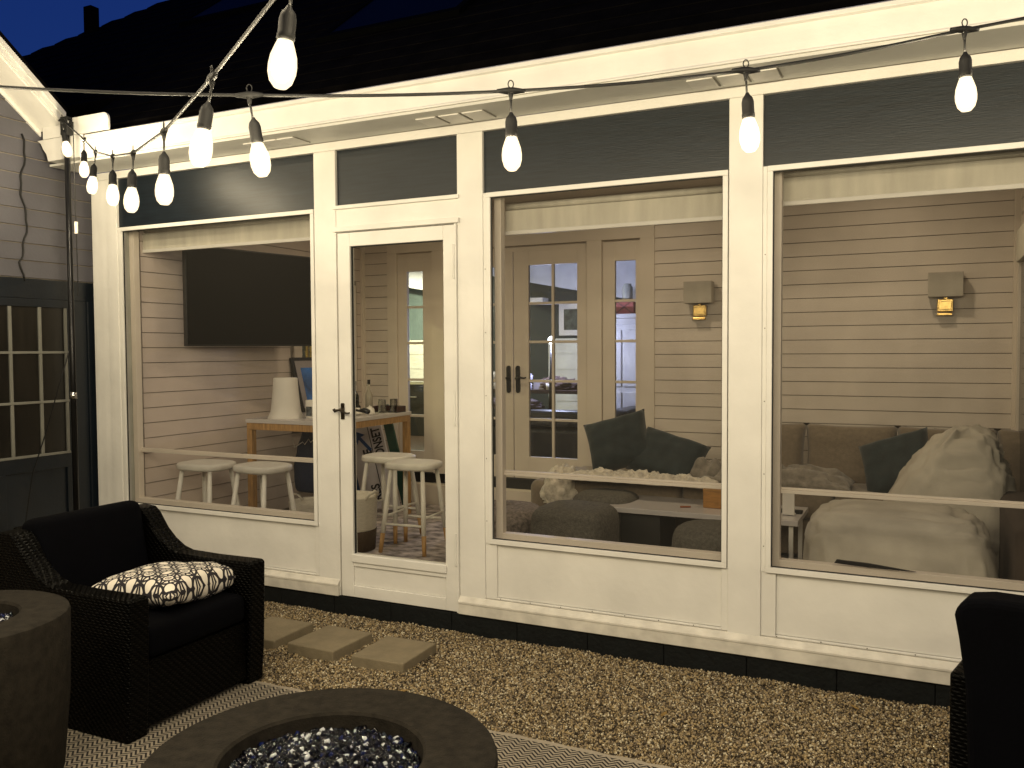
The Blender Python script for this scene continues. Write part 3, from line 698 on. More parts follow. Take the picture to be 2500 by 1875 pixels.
# bottles and small things at the far end of the table
def bottle(x, y, h, r, m, lab):
    t = thing('bottle', (x,y,1.0), lab, 'bottle', 'bottles at the far end of the bar table')
    MB().lathe([(0,0),(r,0),(r,h*.55),(r*.35,h*.72),(r*.33,h*.86),(0,h*.86)], 16).build('glass_body', m, t, smooth=True)
    MB().lathe([(0,h*.865),(r*.40,h*.865),(r*.40,h),(0,h)], 12).build('cap', BLACK, t)
DG = mat('dark_bottle_glass',(.01,.012,.01),.08); CG = mat('clear_liquor',(.35,.32,.26),.08)
bottle(-4.10,1.62,.26,.035,DG,'dark bottle with black cap beside the door stile'); bottle(-4.02,1.70,.27,.030,CG,'clear bottle with speckled cork cap'); bottle(-4.03,1.55,.12,.03,DG,'short dark bottle in front of the taller ones')
tr = thing('serving_tray', (-3.98,1.90,1.0), 'dark handled tray at the far end of the bar table', 'tray')
MB().box(-.10,.14,-.06,.06,.0,.006).build('base', BLACK, tr); MB().box(-.10,-.09,-.06,.06,.0065,.05).box(.13,.14,-.06,.06,.0065,.05).box(-.0895,.1295,.052,.06,.0065,.05).build('rim', mat('dark_red_wood',(.05,.02,.015),.4), tr, .002)
o = crumple('napkin_bird', PAPER, .05,.03,.035,(-4.0,1.50,1.02), seed=9, fold=.3, n=20, nh=12, label='white folded napkin shape, left of the pair on the table', cat='napkin')
o = crumple('napkin_bird', PAPER, .035,.03,.045,(-3.91,1.56,1.02), seed=12, fold=.3, n=20, nh=12, label='white folded napkin shape, right of the pair on the table', cat='napkin')
for x, y, l in ((-3.95,1.78,'clear tumbler nearest the tray'),(-3.89,1.86,'clear tumbler right of the other, against the siding')):
    gl_ = MB().lathe([(0,0),(.03,0),(.034,.11),(.032,.11),(.028,.006),(0,.006)], 16).build('tumbler', glass_mat('tumbler_glass', (.93,.93,.92), refl=.6), smooth=True, label=l, cat='glass', group='glass tumblers on the bar table'); gl_.location = (x,y,1.007 if 0 else 1.0)

# baskets
def basket(x, y, r, h, lab, two):
    t = thing('rope_basket', (x,y,FZ), lab, 'basket', 'cream rope baskets')
    hb = h*.38 if two else .02
    if two: MB().lathe([(0,0),(r*.93,0),(r*.99,hb)], 28).build('base', BROWNF, t, smooth=True)
    prof = [(r*.96,hb)]; k = 14
    for i in range(k): 
        z0 = hb+(h-hb)*i/k; z1 = hb+(h-hb)*(i+1)/k; prof += [(r*(.97+.05*i/k)+.004, (z0+z1)/2), (r*(.97+.05*(i+1)/k), z1)]
    prof += [(r*.97,h-.01),(r*.90,hb+.01),(0,hb+.005)]
    MB().lathe(prof, 30).build('rope_wall', ROPE, t, smooth=True)
    for s in (-1,1): MB().tube([(s*r*.9,-.06,h-.02),(s*r*1.05,-.05,h+.02),(s*r*1.12,0,h+.035),(s*r*1.05,.05,h+.02),(s*r*.9,.06,h-.02)], .011, 8).build('handle', ROPE, t, smooth=True)
basket(-3.53,.78,.175,.37,'cream rope basket with brown base behind the door glass', True)
basket(-4.24,1.28,.19,.20,'low cream rope basket under the oak table', False)
# navy tote with white zigzag
tt = thing('navy_bag', (-4.42,1.55,FZ), 'navy bag with white zigzag stitching hanging low under the table', 'bag')
crumple('body', mat('navy_nylon',(.012,.022,.06),.6), .20,.10,.40,(0.0,0,.36), seed=21, fold=.05, amp=.08, power=.7, parent=tt)
zz = [(-.15,-.13,.66),(-.12,-.135,.58),(-.09,-.135,.60),(-.04,-.135,.63),(-.02,-.135,.61),(.02,-.135,.655),(.04,-.135,.63),(.09,-.135,.67)]
MB().tube(zz, .0035, 5).build('stitching', PAPER, tt)
MB().box(.18,.21,-.02,.02,0,.52,Matrix.Rotation(R(16),4,'Y')).build('easel_leg', OAK, tt, .002)
# signs leaning at the back
sg = thing('street_sign', (-4.0,2.10,FZ+.02), 'white sign with a blue arrow and black lettering leaning behind the table', 'sign')
SM = Matrix.Rotation(R(-15),4,'Y')
MB().box(-.36,0,0,.02,0,.86,SM).build('board', mat('weathered_white_board',(.74,.70,.74),.7,var=.08), sg, .002)
def lettering(txt, size, x, z, m, parent, M0, sx_=.62):
    cu = bpy.data.curves.new('lettering', 'FONT'); cu.body = txt; cu.size = size; cu.extrude = .0008; cu.offset = .0035
    ob = bpy.data.objects.new('lettering', cu); COL.objects.link(ob); bpy.context.view_layer.update()
    me = bpy.data.meshes.new_from_object(ob.evaluated_get(bpy.context.evaluated_depsgraph_get())); bpy.data.objects.remove(ob)
    # text lies in XY facing +Z -> stand it up facing -Y and turn it 90 deg (reads upwards)
    T = M0 @ Matrix.Translation((x,-.002,z)) @ Matrix.Rotation(R(-90),4,'Y') @ Matrix.Rotation(R(90),4,'X') @ Matrix.Diagonal((sx_,1,1,1))
    me.transform(T); me.materials.append(m); o = bpy.data.objects.new('lettering', me); COL.objects.link(o); o.parent = parent
BKI = mat('black_ink',(.02,.02,.03),.6); BLI = mat('blue_ink',(.03,.09,.28),.6)
lettering('RES', .125, -.150, .10, BKI, sg, SM, .75)
lettering('E', .125, -.150, .505, BKI, sg, SM, .8)
lettering('ONSET', .125, -.025, .47, BKI, sg, SM, .62)
MB().box(-.140,-.134,-.003,-.0005,.02,.85,SM).build('rule_line', BKI, sg)
def pr2(pts, y0, y1, m, nm, M0, parent):
    mb = MB().prism(pts, 1, y0, y1); mb.v = [tuple(M0 @ Vector(v)) for v in mb.v]; return mb.build(nm, m, parent)
am = Matrix.Translation((-.24,0,.66)) @ Matrix.Rotation(R(-35),4,'Y')
pr2([(-.015,-.15),(.015,-.15),(.015,.0),(.06,-.02),(0,.10),(-.06,-.02),(-.015,0)], -.004, -.0008, BLI, 'arrow', SM @ am, sg)
for x0, x1, m_, l in ((-.47,-.352,mat('blue_board',(.04,.12,.30),.6),'blue plank leaning left of the white sign'), (.012,.10,mat('green_board',(.02,.07,.05),.6),'dark green plank leaning right of the white sign')):
    o = MB().box(x0,x1,0.0,.02,0,.88,SM).build('painted_plank', m_, bevel=.002, label=l, cat='plank'); o.location = (-4.0,2.125,FZ+.02)
# dark red patterned thing at the door
crumple('autumn_garland', mat('rust_pattern',(.22,.05,.02),.8,var=.9,vscale=40), .14,.05,.035,(-2.72,.42,FZ+.012), seed=31, fold=.5, amp=.4, label='rust and black leaf garland lying on the rug inside the door', cat='garland')

# ------------------------------------------------------------------ sofa group
sf = thing('sofa', (-1.0, 2.15, FZ), 'long taupe fabric sofa along the clapboard wall', 'sofa')
def soft(nm, m, a,b,c,d,e,f_, parent, r=.05, label=None):
    o = MB().box(a,b,c,d,e,f_).build(nm, m, parent, r, seg=4, smooth=False)
    for p in o.data.polygons: p.use_smooth = True
    if label: o['label'] = label
    return o
soft('base', SOFA, -1.45,1.45,-.45,.42,.03,.26, sf, .02)
for k in range(3): soft('seat_cushion', SOFA, -1.45+.967*k+.004,-1.45+.967*(k+1)-.004,-.48,.20,.265,.44, sf, .05)
def pillow(nm, m, w, h, d, loc, rot, parent=None, uv=False, n=20, pw=.42, **tags):
    vs, fs = [], []
    for side in (1,-1):
        for i in range(n+1):
            for j in range(n+1):
                u, v = i/n*2-1, j/n*2-1
                pinch = 1-.07*(1-(abs(u)**2))*abs(v)**3; pinch2 = 1-.07*(1-abs(v)**2)*abs(u)**3
                x, y = u*w/2*pinch2, v*h/2*pinch
                t = max(0,(1-u**4))*max(0,(1-v**4)); z = side*d/2*(t**pw)
                z += side*.006*noise.noise(Vector((u*3, v*3, side*2+w*10)))*(t>0)*2
                vs.append((x,y,z))
    o_ = (n+1)**2
    for s in range(2):
        for i in range(n):
            for j in range(n):
                a = s*o_+i*(n+1)+j; q = (a, a+n+1, a+n+2, a+1); fs.append(q if s == 0 else q[::-1])
    o = MB().add(vs, fs).build(nm, m, parent, **tags); me = o.data
    bm = bmesh.new(); bm.from_mesh(me); bmesh.ops.remove_doubles(bm, verts=bm.verts[:], dist=.0004)
    if uv:
        l = bm.loops.layers.uv.new('UV')
        for f_ in bm.faces:
            for lp in f_.loops: lp[l].uv = (lp.vert.co.x/w*1.35, lp.vert.co.y/w*1.35+.003*0)
    bmesh.ops.recalc_face_normals(bm, faces=bm.faces[:]); bm.to_mesh(me); bm.free()
    for p in me.polygons: p.use_smooth = True
    o.location = loc; o.rotation_euler = rot; return o
for k in range(5):
    xc = -1.92+.588*k; 
    if k == 0: continue
    pillow('back_cushion', SOFA, .60, .46, .20, (xc+.59+.0+1.0-.31+(-.0), .17, .60+.0), (R(80),0,0), sf, pw=.22)
soft('arm', SOFA, -1.62,-1.455,-.45,.42,.03,.40, sf, .06)
pillow('teal_pillow', TEAL, .47,.40,.20,(-1.98,1.86,.83),(R(72),R(-16),R(6)), label='dark teal velvet pillow standing on its corner at the sofa left end', cat='pillow', group='dark teal velvet pillows')
pillow('teal_pillow', TEAL, .50,.36,.21,(-1.62,1.86,.74),(R(55),R(14),R(-10)), label='dark teal pillow slumped against its neighbour behind the coffee table', cat='pillow', group='dark teal velvet pillows')
pillow('teal_pillow', TEAL, .45,.40,.15,(-.16,1.95,.76),(R(62),R(-20),R(-14)), label='dark teal pillow tucked between the sofa back and the bean bag', cat='pillow', group='dark teal velvet pillows')
def drape(name, m, w, d, loc, rz, label, cat, h=.10, seed=0, n=54, k=34, fr=5, base=.02):
    vs, fs = [], []
    for i in range(n+1):
        for j in range(k+1):
            u, v = i/n-.5, j/k-.5
            e = (max(0,1-(2*abs(u))**4)*max(0,1-(2*abs(v))**4))**.5
            q = Vector((u*fr*w*2.2, v*fr*d*2.2, seed))
            rd = abs(noise.noise(q+Vector((noise.noise(q*1.7),0,0))*.9)); r2 = noise.fractal(q*1.9, 1, 2, 3)
            vs.append((u*w*(1+.08*noise.noise(q*.8+Vector((9,9,9)))), v*d*(1+.15*noise.noise(q+Vector((4,4,4)))), base+e*h*(.25+1.15*min(rd,.6)**.55+.14*r2)))
    for i in range(n):
        for j in range(k): a = i*(k+1)+j; fs.append((a,a+k+1,a+k+2,a+1))
    o = MB().add(vs, fs).build(name, m, smooth=True, label=label, cat=cat)
    sm = o.modifiers.new('s','SOLIDIFY'); sm.thickness = .012
    o.location = loc; o.rotation_euler.z = rz; return o
drape('knit_throw', GREYTHROW, .98,.42,(-.90,1.86,.60),R(-3),'rumpled grey knit throw spread along the sofa seat','blanket',h=.11,seed=2,fr=2.6)
drape('knit_throw', GREYTHROW, .30,.34,(-1.36,1.88,.60),R(-3),'grey knit throw bunched up beside the teal pillow','blanket',h=.15,seed=5,fr=2.6)
cf = crumple('fluffy_throw', CREAMTHROW, .14,.18,.17,(-2.36,1.75,.47), seed=41, amp=.12, fr=3.5, fold=.30, label='cream shaggy throw heaped over the sofa left arm', cat='blanket')
drape('fluffy_throw', CREAMTHROW, 1.05,.22,(-1.75,1.60,.585),0,'cream shaggy throw trailing along the front edge of the sofa seat','blanket',h=.07,seed=7,fr=9)
# right section of sofa under the bean bag
pillow('rust_cushion', SOFA, .24,.20,.10,(.17,2.35,.87),(R(70),0,0), label='small taupe cushion peeping over the top of the tall bean bag', cat='cushion')
# coffee table
ct = thing('coffee_table', (-1.835, 1.17, FZ), 'low white rectangular coffee table in front of the sofa', 'table')
MB().box(0,1.175,0,.50,.318,.35).build('tabletop', LAMIN, ct, .003)
for x in (.03,1.12):
    for y in (.03,.44): MB().box(x,x+.025,y,y+.025,0,.3175).build('leg', STOOLW, ct, .002)
MB().box(.08,.34,.06,.44,.0,.30).build('drawer_unit', mat('dark_grey_laminate',(.015,.015,.012),.6), ct, .003)
wb = thing('wooden_box', (-1.13,1.45,.5), 'small orange wooden box on the coffee table', 'box')
MB().box(-.13,.13,-.07,.07,0,.105).build('body', mat('orange_pine',(.40,.19,.04),.5,var=.2,vscale=20,stretch=(1,1,6)), wb, .003)
MB().box(-.132,.132,-.072,.072,.1055,.118).build('lid', mat('orange_pine_lid',(.42,.21,.05),.5,var=.2), wb, .002)
o = MB().tube([(-.03,-.012,.006),(.03,.016,.006)], .006, 8).build('pen', mat('rust_plastic',(.25,.07,.02),.4), label='short rust coloured pen on the coffee table', cat='pen'); o.location = (-1.36,1.33,.5)
o = MB().box(-.035,.035,-.006,.006,0,.16).box(-.035,.035,-.006,.06,-.0,.008).build('phone_stand', PAPER, bevel=.003, label='white upright card stand at the right end of the coffee table', cat='stand'); o.location = (-.735,1.33,.5)
o = MB().box(-.065,.065,-.02,.02,0,.022).build('remote_control', BLACK, bevel=.004, label='black remote control at the right end of the coffee table', cat='remote control'); o.location = (-.73,1.42,.5); o.rotation_euler.z = R(-8)
# poufs
def pouf(nm, m, x, y, s, h, lab, rnd=.6, hair=0, cat='pouf', rot=0):
    n, k = 40, 16; vs, fs = [], []
    for i in range(k+1):
        ph = math.pi*i/k
        for j in range(n):
            th = 2*math.pi*j/n
            c_, s_ = math.cos(th), math.sin(th)
            sp = max(0,math.sin(ph))**.38
            xx = math.copysign(abs(c_)**rnd,c_)*sp*s; yy = math.copysign(abs(s_)**rnd,s_)*sp*s
            zz = h/2+math.copysign(abs(math.cos(ph))**.42, math.cos(ph))*h/2
            d = 1+.02*noise.noise(Vector((xx*6,yy*6,zz*6)))+hair*random.uniform(-1,1)
            vs.append((xx*d,yy*d,h/2+(zz-h/2)*(1+hair*random.uniform(-.6,.6))))
    for i in range(k):
        for j in range(n): fs.append((i*n+j,i*n+(j+1)%n,(i+1)*n+(j+1)%n,(i+1)*n+j))
    o = MB().add(vs,fs).build(nm, m, smooth=True, label=lab, cat=cat); o.location = (x,y,FZ); o.rotation_euler.z = R(rot)
pouf('pouf', SHAG, -2.50,1.02,.29,.34,'shaggy brown-grey pouf at the lower left of the middle window', .95, .022)
pouf('pouf', POUF, -1.92,.86,.245,.41,'square grey pouf in front, left of the coffee table', .55)
pouf('pouf', POUF, -1.93,1.45,.22,.40,'rounded grey pouf behind the square one, against the table end', .7, 0)
pouf('pouf', POUF, -1.06,.80,.23,.37,'round grey pouf in front of the coffee table beside the post', .8)

def beanbag(name, sx, sy, sz, loc, seed, lab, lean=0, top=0, e=.72, ez=.8, A=1.0):
    n, k = 72, 44; vs, fs = [], []
    for i in range(k+1):
        ph = math.pi*i/k
        for j in range(n):
            th = 2*math.pi*j/n
            d = Vector((math.sin(ph)*math.cos(th), math.sin(ph)*math.sin(th), math.cos(ph)))
            p = Vector((math.copysign(abs(d.x)**e,d.x)*sx, math.copysign(abs(d.y)**e,d.y)*sy, math.copysign(abs(d.z)**ez,d.z)*sz))
            q = Vector((d.x*1.6+seed, d.y*1.6, d.z*2.2+seed*.7))
            warp = Vector((noise.noise(q*1.1), noise.noise(q*1.1+Vector((7,0,0))), 0))*.8
            rd = abs(noise.noise(q*1.5+warp)); f2 = abs(noise.noise(q*3.1+warp*1.6))
            amt = .17*(.35-rd)+.07*(.3-f2)+.06*noise.noise(q*.8)
            p *= 1+amt*1.2*A
            z = p.z+sz
            if top: w_ = 1-top*max(0,(z/(2*sz)))**1.2; p.x *= w_; p.y *= w_
            p.x += lean*max(0,z/(2*sz))**1.5
            vs.append((p.x,p.y,max(z-.06,0)))
    for i in range(k):
        for j in range(n): fs.append((i*n+j,i*n+(j+1)%n,(i+1)*n+(j+1)%n,(i+1)*n+j))
    o = MB().add(vs,fs).build(name, BEAN, smooth=True, label=lab, cat='bean bag'); o.location = loc; return o
beanbag('bean_bag', .475,.33,.305,(-.13,.72,FZ),3.3,'wide cream canvas bean bag close behind the right-hand window',top=.16,e=.42,ez=.42,A=.45)
beanbag('bean_bag', .40,.38,.46,(.05,1.50,FZ),8.1,'taller slumped cream bean bag behind the wide one',lean=.16,top=.42,e=.62,ez=.7,A=.85)
soft('side_chair', mat('dark_brown_fabric',(.05,.035,.025),.9), .36,.54,.3,1.4,FZ,.72, None, .05, None)
tag(bpy.data.objects['side_chair'], 'dark brown seat at the right edge beyond the bean bags', 'chair')
o = MB().prism([(-.16,.010),(-.15,.026),(-.02,.022),(.17,.004),(-.02,.004)], 1, -.006, .006).build('wedge', BLACK, label='short black tapered strap on the inner sill of the right-hand window', cat='wedge'); o.location = (-.20,.045,.535); o.rotation_euler.y = R(0)  # plain black tapered shape lying along the sill

# ------------------------------------------------------------------ garage at the left
GR = thing('garage', (-5.1,-1.0,0), 'grey clapboard garage with white rake board and dark blue door at the left', 'garage')
GX = -5.1
def gb(name, m, x0,x1,y0,y1,z0,z1, parent=GR, bevel=.002):
    return rel(MB().box(x0,x1,y0,y1,z0,z1).build(name, m, parent, bevel), GR if parent is GR else GR) if parent is GR else MB().box(x0,x1,y0,y1,z0,z1).build(name, m, parent, bevel)
def rz_(y): return 3.33-.81*(y+.74)
gm = MB(); 
pts = [(-5.0,0),(.06,0),(.06,rz_(.06)-.09),(-2.6,rz_(-2.6)-.09),(-5.0,rz_(-2.6)-.09-1.8)]
gm.v = []; gm.prism([(p[0],p[1]) for p in pts], 0, GX-.12, GX)
gw = rel(gm.build('wall', GAPSHADE, GR), GR)
# clapboards above the door
z = 1.968+.0; k = 0
while z < 4.4:
    ytop = (3.33-.09-z)/.81-.74-.02
    y1 = min(.055, ytop); y0 = -2.6
    if y1 > y0+.05:
        prof = [(GX+.001,z+.006),(GX+.015,z+.006),(GX+.007,z+.107),(GX+.001,z+.107)]
        mbc = MB().prism(prof, 1, y0, y1); mbc.build('clapboard', GARAGE, gw)
    z += .1075
gb('door_head_trim', NAVYD, GX+.001,GX+.024,-1.35,.055,1.842,1.966)
gb('door_casing', NAVYD, GX+.001,GX+.026,-.125,-.035,.0,1.841); gb('corner_board', NAVYD, GX+.001,GX+.040,-.034,.055,.0,1.841)
gd = gb('door', NAVYD, GX+.002,GX+.010,-1.20,-.126,0,1.841)
for (y0,y1,z0,z1) in ((-1.2,-.126,1.79,1.841),(-.172,-.126,.84,1.7895),(-1.2,-.126,.75,.8395),(-1.2,-.126,.0,.12),(-.20,-.126,.1205,.7495),(-.72,-.62,.1205,.7495)):
    gb('door_rail', NAVYD, GX+.0105,GX+.024,y0,y1,z0,z1, gd)
gb('lite_backing', mat('dim_garage_inside',(.007,.006,.0045),.3,var=.6,vscale=3,stretch=(1,6,.6)), GX+.0102,GX+.0125,-1.19,-.173,.84,1.79, gd, 0)
MUNT = mat('pale_muntin_paint', (.17,.17,.15), .4)
for y in (-.966,-.767,-.567,-.369,-.187): gb('muntin', MUNT, GX+.0128,GX+.026,y-.010,y+.010,.84,1.789, gd, .002)
for z in (.848,1.186,1.502): gb('muntin', MUNT, GX+.0128,GX+.028,-1.19,-.173,z-.008,z+.008, gd, .002)
# roof rake
def rake(name, m, x0, x1, dz0, dz1, ya, yb, bevel=.002):
    b = MB(); b.add([(x0,ya,rz_(ya)+dz0),(x1,ya,rz_(ya)+dz0),(x1,yb,rz_(yb)+dz0),(x0,yb,rz_(yb)+dz0),(x0,ya,rz_(ya)+dz1),(x1,ya,rz_(ya)+dz1),(x1,yb,rz_(yb)+dz1),(x0,yb,rz_(yb)+dz1)],
        [(0,3,2,1),(4,5,6,7),(0,1,5,4),(1,2,6,5),(2,3,7,6),(3,0,4,7)])
    return rel(b.build(name, m, GR, bevel), GR)
rake('roof', ROOF, -9, -4.835, .002, .03, -2.6, -.315)
rake('rake_fascia', WHITE, -4.865, -4.845, -.085, .0, -2.6, -.325)
rake('rake_trim', WHITE, -4.844, -4.836, -.045, .0, -2.6, -.325)
rake('rake_soffit', WHITE, -5.098, -4.866, -.095, -.08, -2.6, -.325)
rake('frieze_board', WHITE, -5.098, -5.075, -.125, -.0955, -2.6, -.325)
# eave return: rounded plate over a moulded box
def rounded(x0,x1,z0,z1,r):
    out=[(x0,z0),(x1,z0)]
    for a in np.linspace(0,90,6): out.append((x1-r+r*math.cos(R(a)), z1-r+r*math.sin(R(a))))
    for a in np.linspace(90,180,4): out.append((x0+r*.5+r*.5*math.cos(R(a)), z1-r*.5+r*.5*math.sin(R(a))))
    return out
er = MB().prism(rounded(-5.035,-4.444,2.842,2.946,.04), 1, -.345, -.329); o = rel(er.build('return_plate', WHITE, GR, .002), GR)
er = MB().prism([(-5.085,2.838),(-5.05,2.815),(-5.03,2.78),(-5.0,2.745),(-4.985,2.70),(-4.68,2.70),(-4.68,2.838)], 1, -.350, -.02); rel(er.build('eave_return', WHITE, GR, .003), GR)
# pole & cords
pole = thing('light_pole', (-4.66,-.46,0), 'tall black metal pole holding the end of the string lights', 'pole')
MB().tube([(0,0,0),(0,0,2.85)], .017, 14).build('shaft', METALB, pole, smooth=True)
MB().tube([(.0,0,1.22),(0,0,1.26)], .020, 14).build('collar', CHROME, pole, smooth=True)
MB().box(-.032,.030,-.02,.02,2.80,2.91).build('top_bracket', RUBBER, pole, .004)
MB().lathe([(0,0),(.13,0),(.13,.015),(.03,.03),(.02,.05)], 24).build('base', METALB, pole, smooth=True)
MB().tube([(.055+.02*math.cos(a), -.02, 2.865+.02*math.sin(a)) for a in np.linspace(0,6.28,12)], .004, 6).build('hook', METALB, pole)
c1 = MB().tube([(-5.078,-.455+.018*math.sin(q*.55)+.006*math.sin(q*1.7)-(.02 if q > 20 else 0),2.86-.038*q) for q in range(25)], .006, 6).build('wall_cable', RUBBER, smooth=True, label='dark cable hanging down the grey clapboards', cat='cable')
c2 = thing('extension_cord', (-4.60,-.47,-.06), 'thin cord with a clear plug dangling beside the pole', 'cord')
MB().tube([(0.01,0,2.93),(.012,0,2.6),(.01,0,2.42),(.015,0,2.34)], .003, 6).build('cord', RUBBER, c2); MB().tube([(.015,0,2.34),(.015,0,2.27)], .010, 10).build('plug', PAPER, c2)
MB().tube([(.015,0,2.27),(.005,.01,2.0),(0,.01,1.9)], .003, 6).build('cord_tail', RUBBER, c2)
c3 = MB().tube([(-4.68,-.47,1.50),(-4.76,-.48,1.30),(-4.87,-.50,1.0),(-5.0,-.5,.75),(-5.02,-.55,.4),(-5.03,-.56,0)], .0035, 6).build('hanging_cord', RUBBER, smooth=True, label='thin black cord running from the pole down past the blue door', cat='cord')

# ------------------------------------------------------------------ main roof, sky corner
RR = thing('house_roof', (0,-.3,2.84), 'black shingled house roof rising behind the white gutter', 'roof')
tp = math.tan(R(38))
def rp(x, y, dz=0): return (x, y+.3, (y+.3)*tp+dz)
poly = [(-4.98,-.19),(.85,-.19),(5.0,-.19),(5.0,10.2),(1.9,10.0),(-8.27,1.82),(-10.5,.02),(-10.5,-.0+.25-.25)]
poly = [(-5.02,-.19),(5.0,-.19),(5.0,10.2),(2.0,10.12),(-7.32,2.59),(-8.27,1.82),(-10.2,.25),(-5.02,.25)]
n = len(poly); rm = MB(); rm.add([rp(x,y) for x,y in poly]+[rp(x,y,-.12) for x,y in poly], [tuple(range(n)), tuple(range(2*n-1,n-1,-1))]+[(i,(i+1)%n,(i+1)%n+n,i+n) for i in range(n)])
rfo = rm.build('shingles', ROOF, RR)
# shingle courses (raised edges)
sc = MB()
for k in range(26):
    y = -.10+k*.14; xl = -5.0 if y < .3 else max(-10, -8.27+(y-1.82)/.81 if y > .3 else -5)
    xl = max(xl, -9.5)
    sc.add([rp(xl,y,.001),rp(4.9,y,.001),rp(4.9,y+.13,.0015),rp(xl,y+.13,.0015),rp(xl,y,.006),rp(4.9,y,.006)], [(0,1,5,4),(4,5,2,3)])
sc.build('shingle_courses', ROOF, RR, kind='stuff')
SKYL = mat('skylight_glass', (.001,.0015,.003), .5, spec=.05)
def skylight(x0,x1,y0,y1,lab):
    f_ = MB(); 
    for (a,b,c,d) in ((x0,x1,y0,y0+.05),(x0,x1,y1-.05,y1),(x0,x0+.05,y0+.05,y1-.05),(x1-.05,x1,y0+.05,y1-.05)):
        f_.add([rp(a,c,.0),rp(b,c,.0),rp(b,d,0),rp(a,d,0),rp(a,c,.04),rp(b,c,.04),rp(b,d,.04),rp(a,d,.04)], [(0,3,2,1),(4,5,6,7),(0,1,5,4),(1,2,6,5),(2,3,7,6),(3,0,4,7)])
    fr_ = f_.build('skylight', mat('skylight_frame',(.0012,.0012,.001),.9,spec=.02), RR); fr_['label'] = lab
    MB().add([rp(x0+.05,y0+.05,.03),rp(x1-.05,y0+.05,.03),rp(x1-.05,y1-.05,.03),rp(x0+.05,y1-.05,.03)], [(0,1,2,3)]).build('glass', SKYL, fr_)
skylight(-3.55,-2.5,.50,1.75,'flat skylight high on the dark roof'); skylight(-5.9,-4.9,1.6,2.9,'skylight near the roof ridge')
vp_ = rp(-7.72,2.18)
MB().box(vp_[0]-.055,vp_[0]+.055,vp_[1]-.05,vp_[1]+.05,vp_[2]-.1,vp_[2]+.24).build('chimney_vent', ROOF, RR, .005)
# tree beyond the ridge
tr = thing('tree', (-9.1, 9.0, 0), 'dark treetop just showing over the roof ridge', 'tree')
MB().tube([(0,0,0),(.05,0,4),(0,0,7.6)], [.25,.18,.06], 8).build('trunk', BARK, tr, smooth=True)
lf = MB()
for i in range(1500):
    d = Vector(rng.normal(size=3)); d.normalize(); p = Vector((d.x*1.5, d.y*1.5, 8.2+d.z*1.35))*1.0; p *= 1; s = .12
    p += Vector(rng.normal(size=3))*.15
    a = Vector(rng.normal(size=3)).normalized()*s; b = Vector(rng.normal(size=3)).normalized()*s
    lf.add([p,p+a,p+a+b,p+b],[(0,1,2,3)])
lf.build('crown', GREENL, tr)

# ------------------------------------------------------------------ what stands behind the camera (seen only as dark reflections)
nb = thing('neighbour_house', (-2,-11,0), 'dark neighbouring house across the patio', 'building')
MB().box(-12,12,-3,0,0,5.2).build('wall', mat('dark_neighbour_siding',(.03,.03,.03),.8), nb)
MB().prism([(-3.3,5.2),(.4,5.2),(-1.5,8.5)], 0, -12.4, 12.4).build('roof', ROOF, nb)
for x in (-8,-3,2,7): MB().box(x-.5,x+.5,.0,.03,2.8,4.2).build('window', TVM, nb)
fn = thing('fence', (5.5,-5,0), 'tall dark fence beside the patio', 'fence')
for i in range(44): MB().box(-.02,0,-6+.25*i,-6+.25*i+.243,0,2.3).build('board', NAVYD, fn)

# ------------------------------------------------------------------ fire pits
def firepit(loc, Ro, Ri, H, chips, lab, seedr):
    t = thing('fire_pit', loc, lab, 'fire pit', 'round concrete fire pits filled with blue glass')
    prof = [(0,H-.07),(Ri-.004,H-.07),(Ri,H-.008),(Ri+.008,H)]+[(Ri+(Ro-Ri-.02)*k/4,H) for k in range(1,4)]+[(Ro-.014,H),(Ro-.004,H-.005),(Ro,H-.018),(Ro-.006,H*.5),(Ro-.03,.03),(Ro-.05,0)]
    MB().lathe(prof, 96).build('bowl', CONC, t, smooth=False)
    o = t.children[0]
    for p in o.data.polygons: p.use_smooth = True
    es = o.modifiers.new('e','EDGE_SPLIT'); es.split_angle = R(35)
    g = pebbles('fire_glass', chips, -Ri, Ri, -Ri, Ri, lambda x, y: H-.052+.022*np.maximum(0,1-(x*x+y*y)/(Ri*Ri))+.004*np.sin(x*40)*np.cos(y*37), (.0065,.0135), FIREGLASS, t, mask=lambda x, y: x*x+y*y < (Ri-.012)**2, sharp=True, flat=.8)
    return t
firepit((-1.505,-2.11,0), .490, .281, .375, 5600, 'low round dark concrete fire pit with blue glass in the foreground', 1)
firepit((-2.974,-2.208,0), .346, .185, .60, 2400, 'taller round concrete fire pit cut off by the left edge', 2)
o = MB().tube([(0,0,0),(.006,.004,.012)], [.008,.003], 6).build('seed_pod', mat('pale_pod',(.5,.42,.2),.6), label='tiny pale seed pod on the rim of the left fire pit', cat='seed pod'); o.location = (-3.19,-1.955,.602)

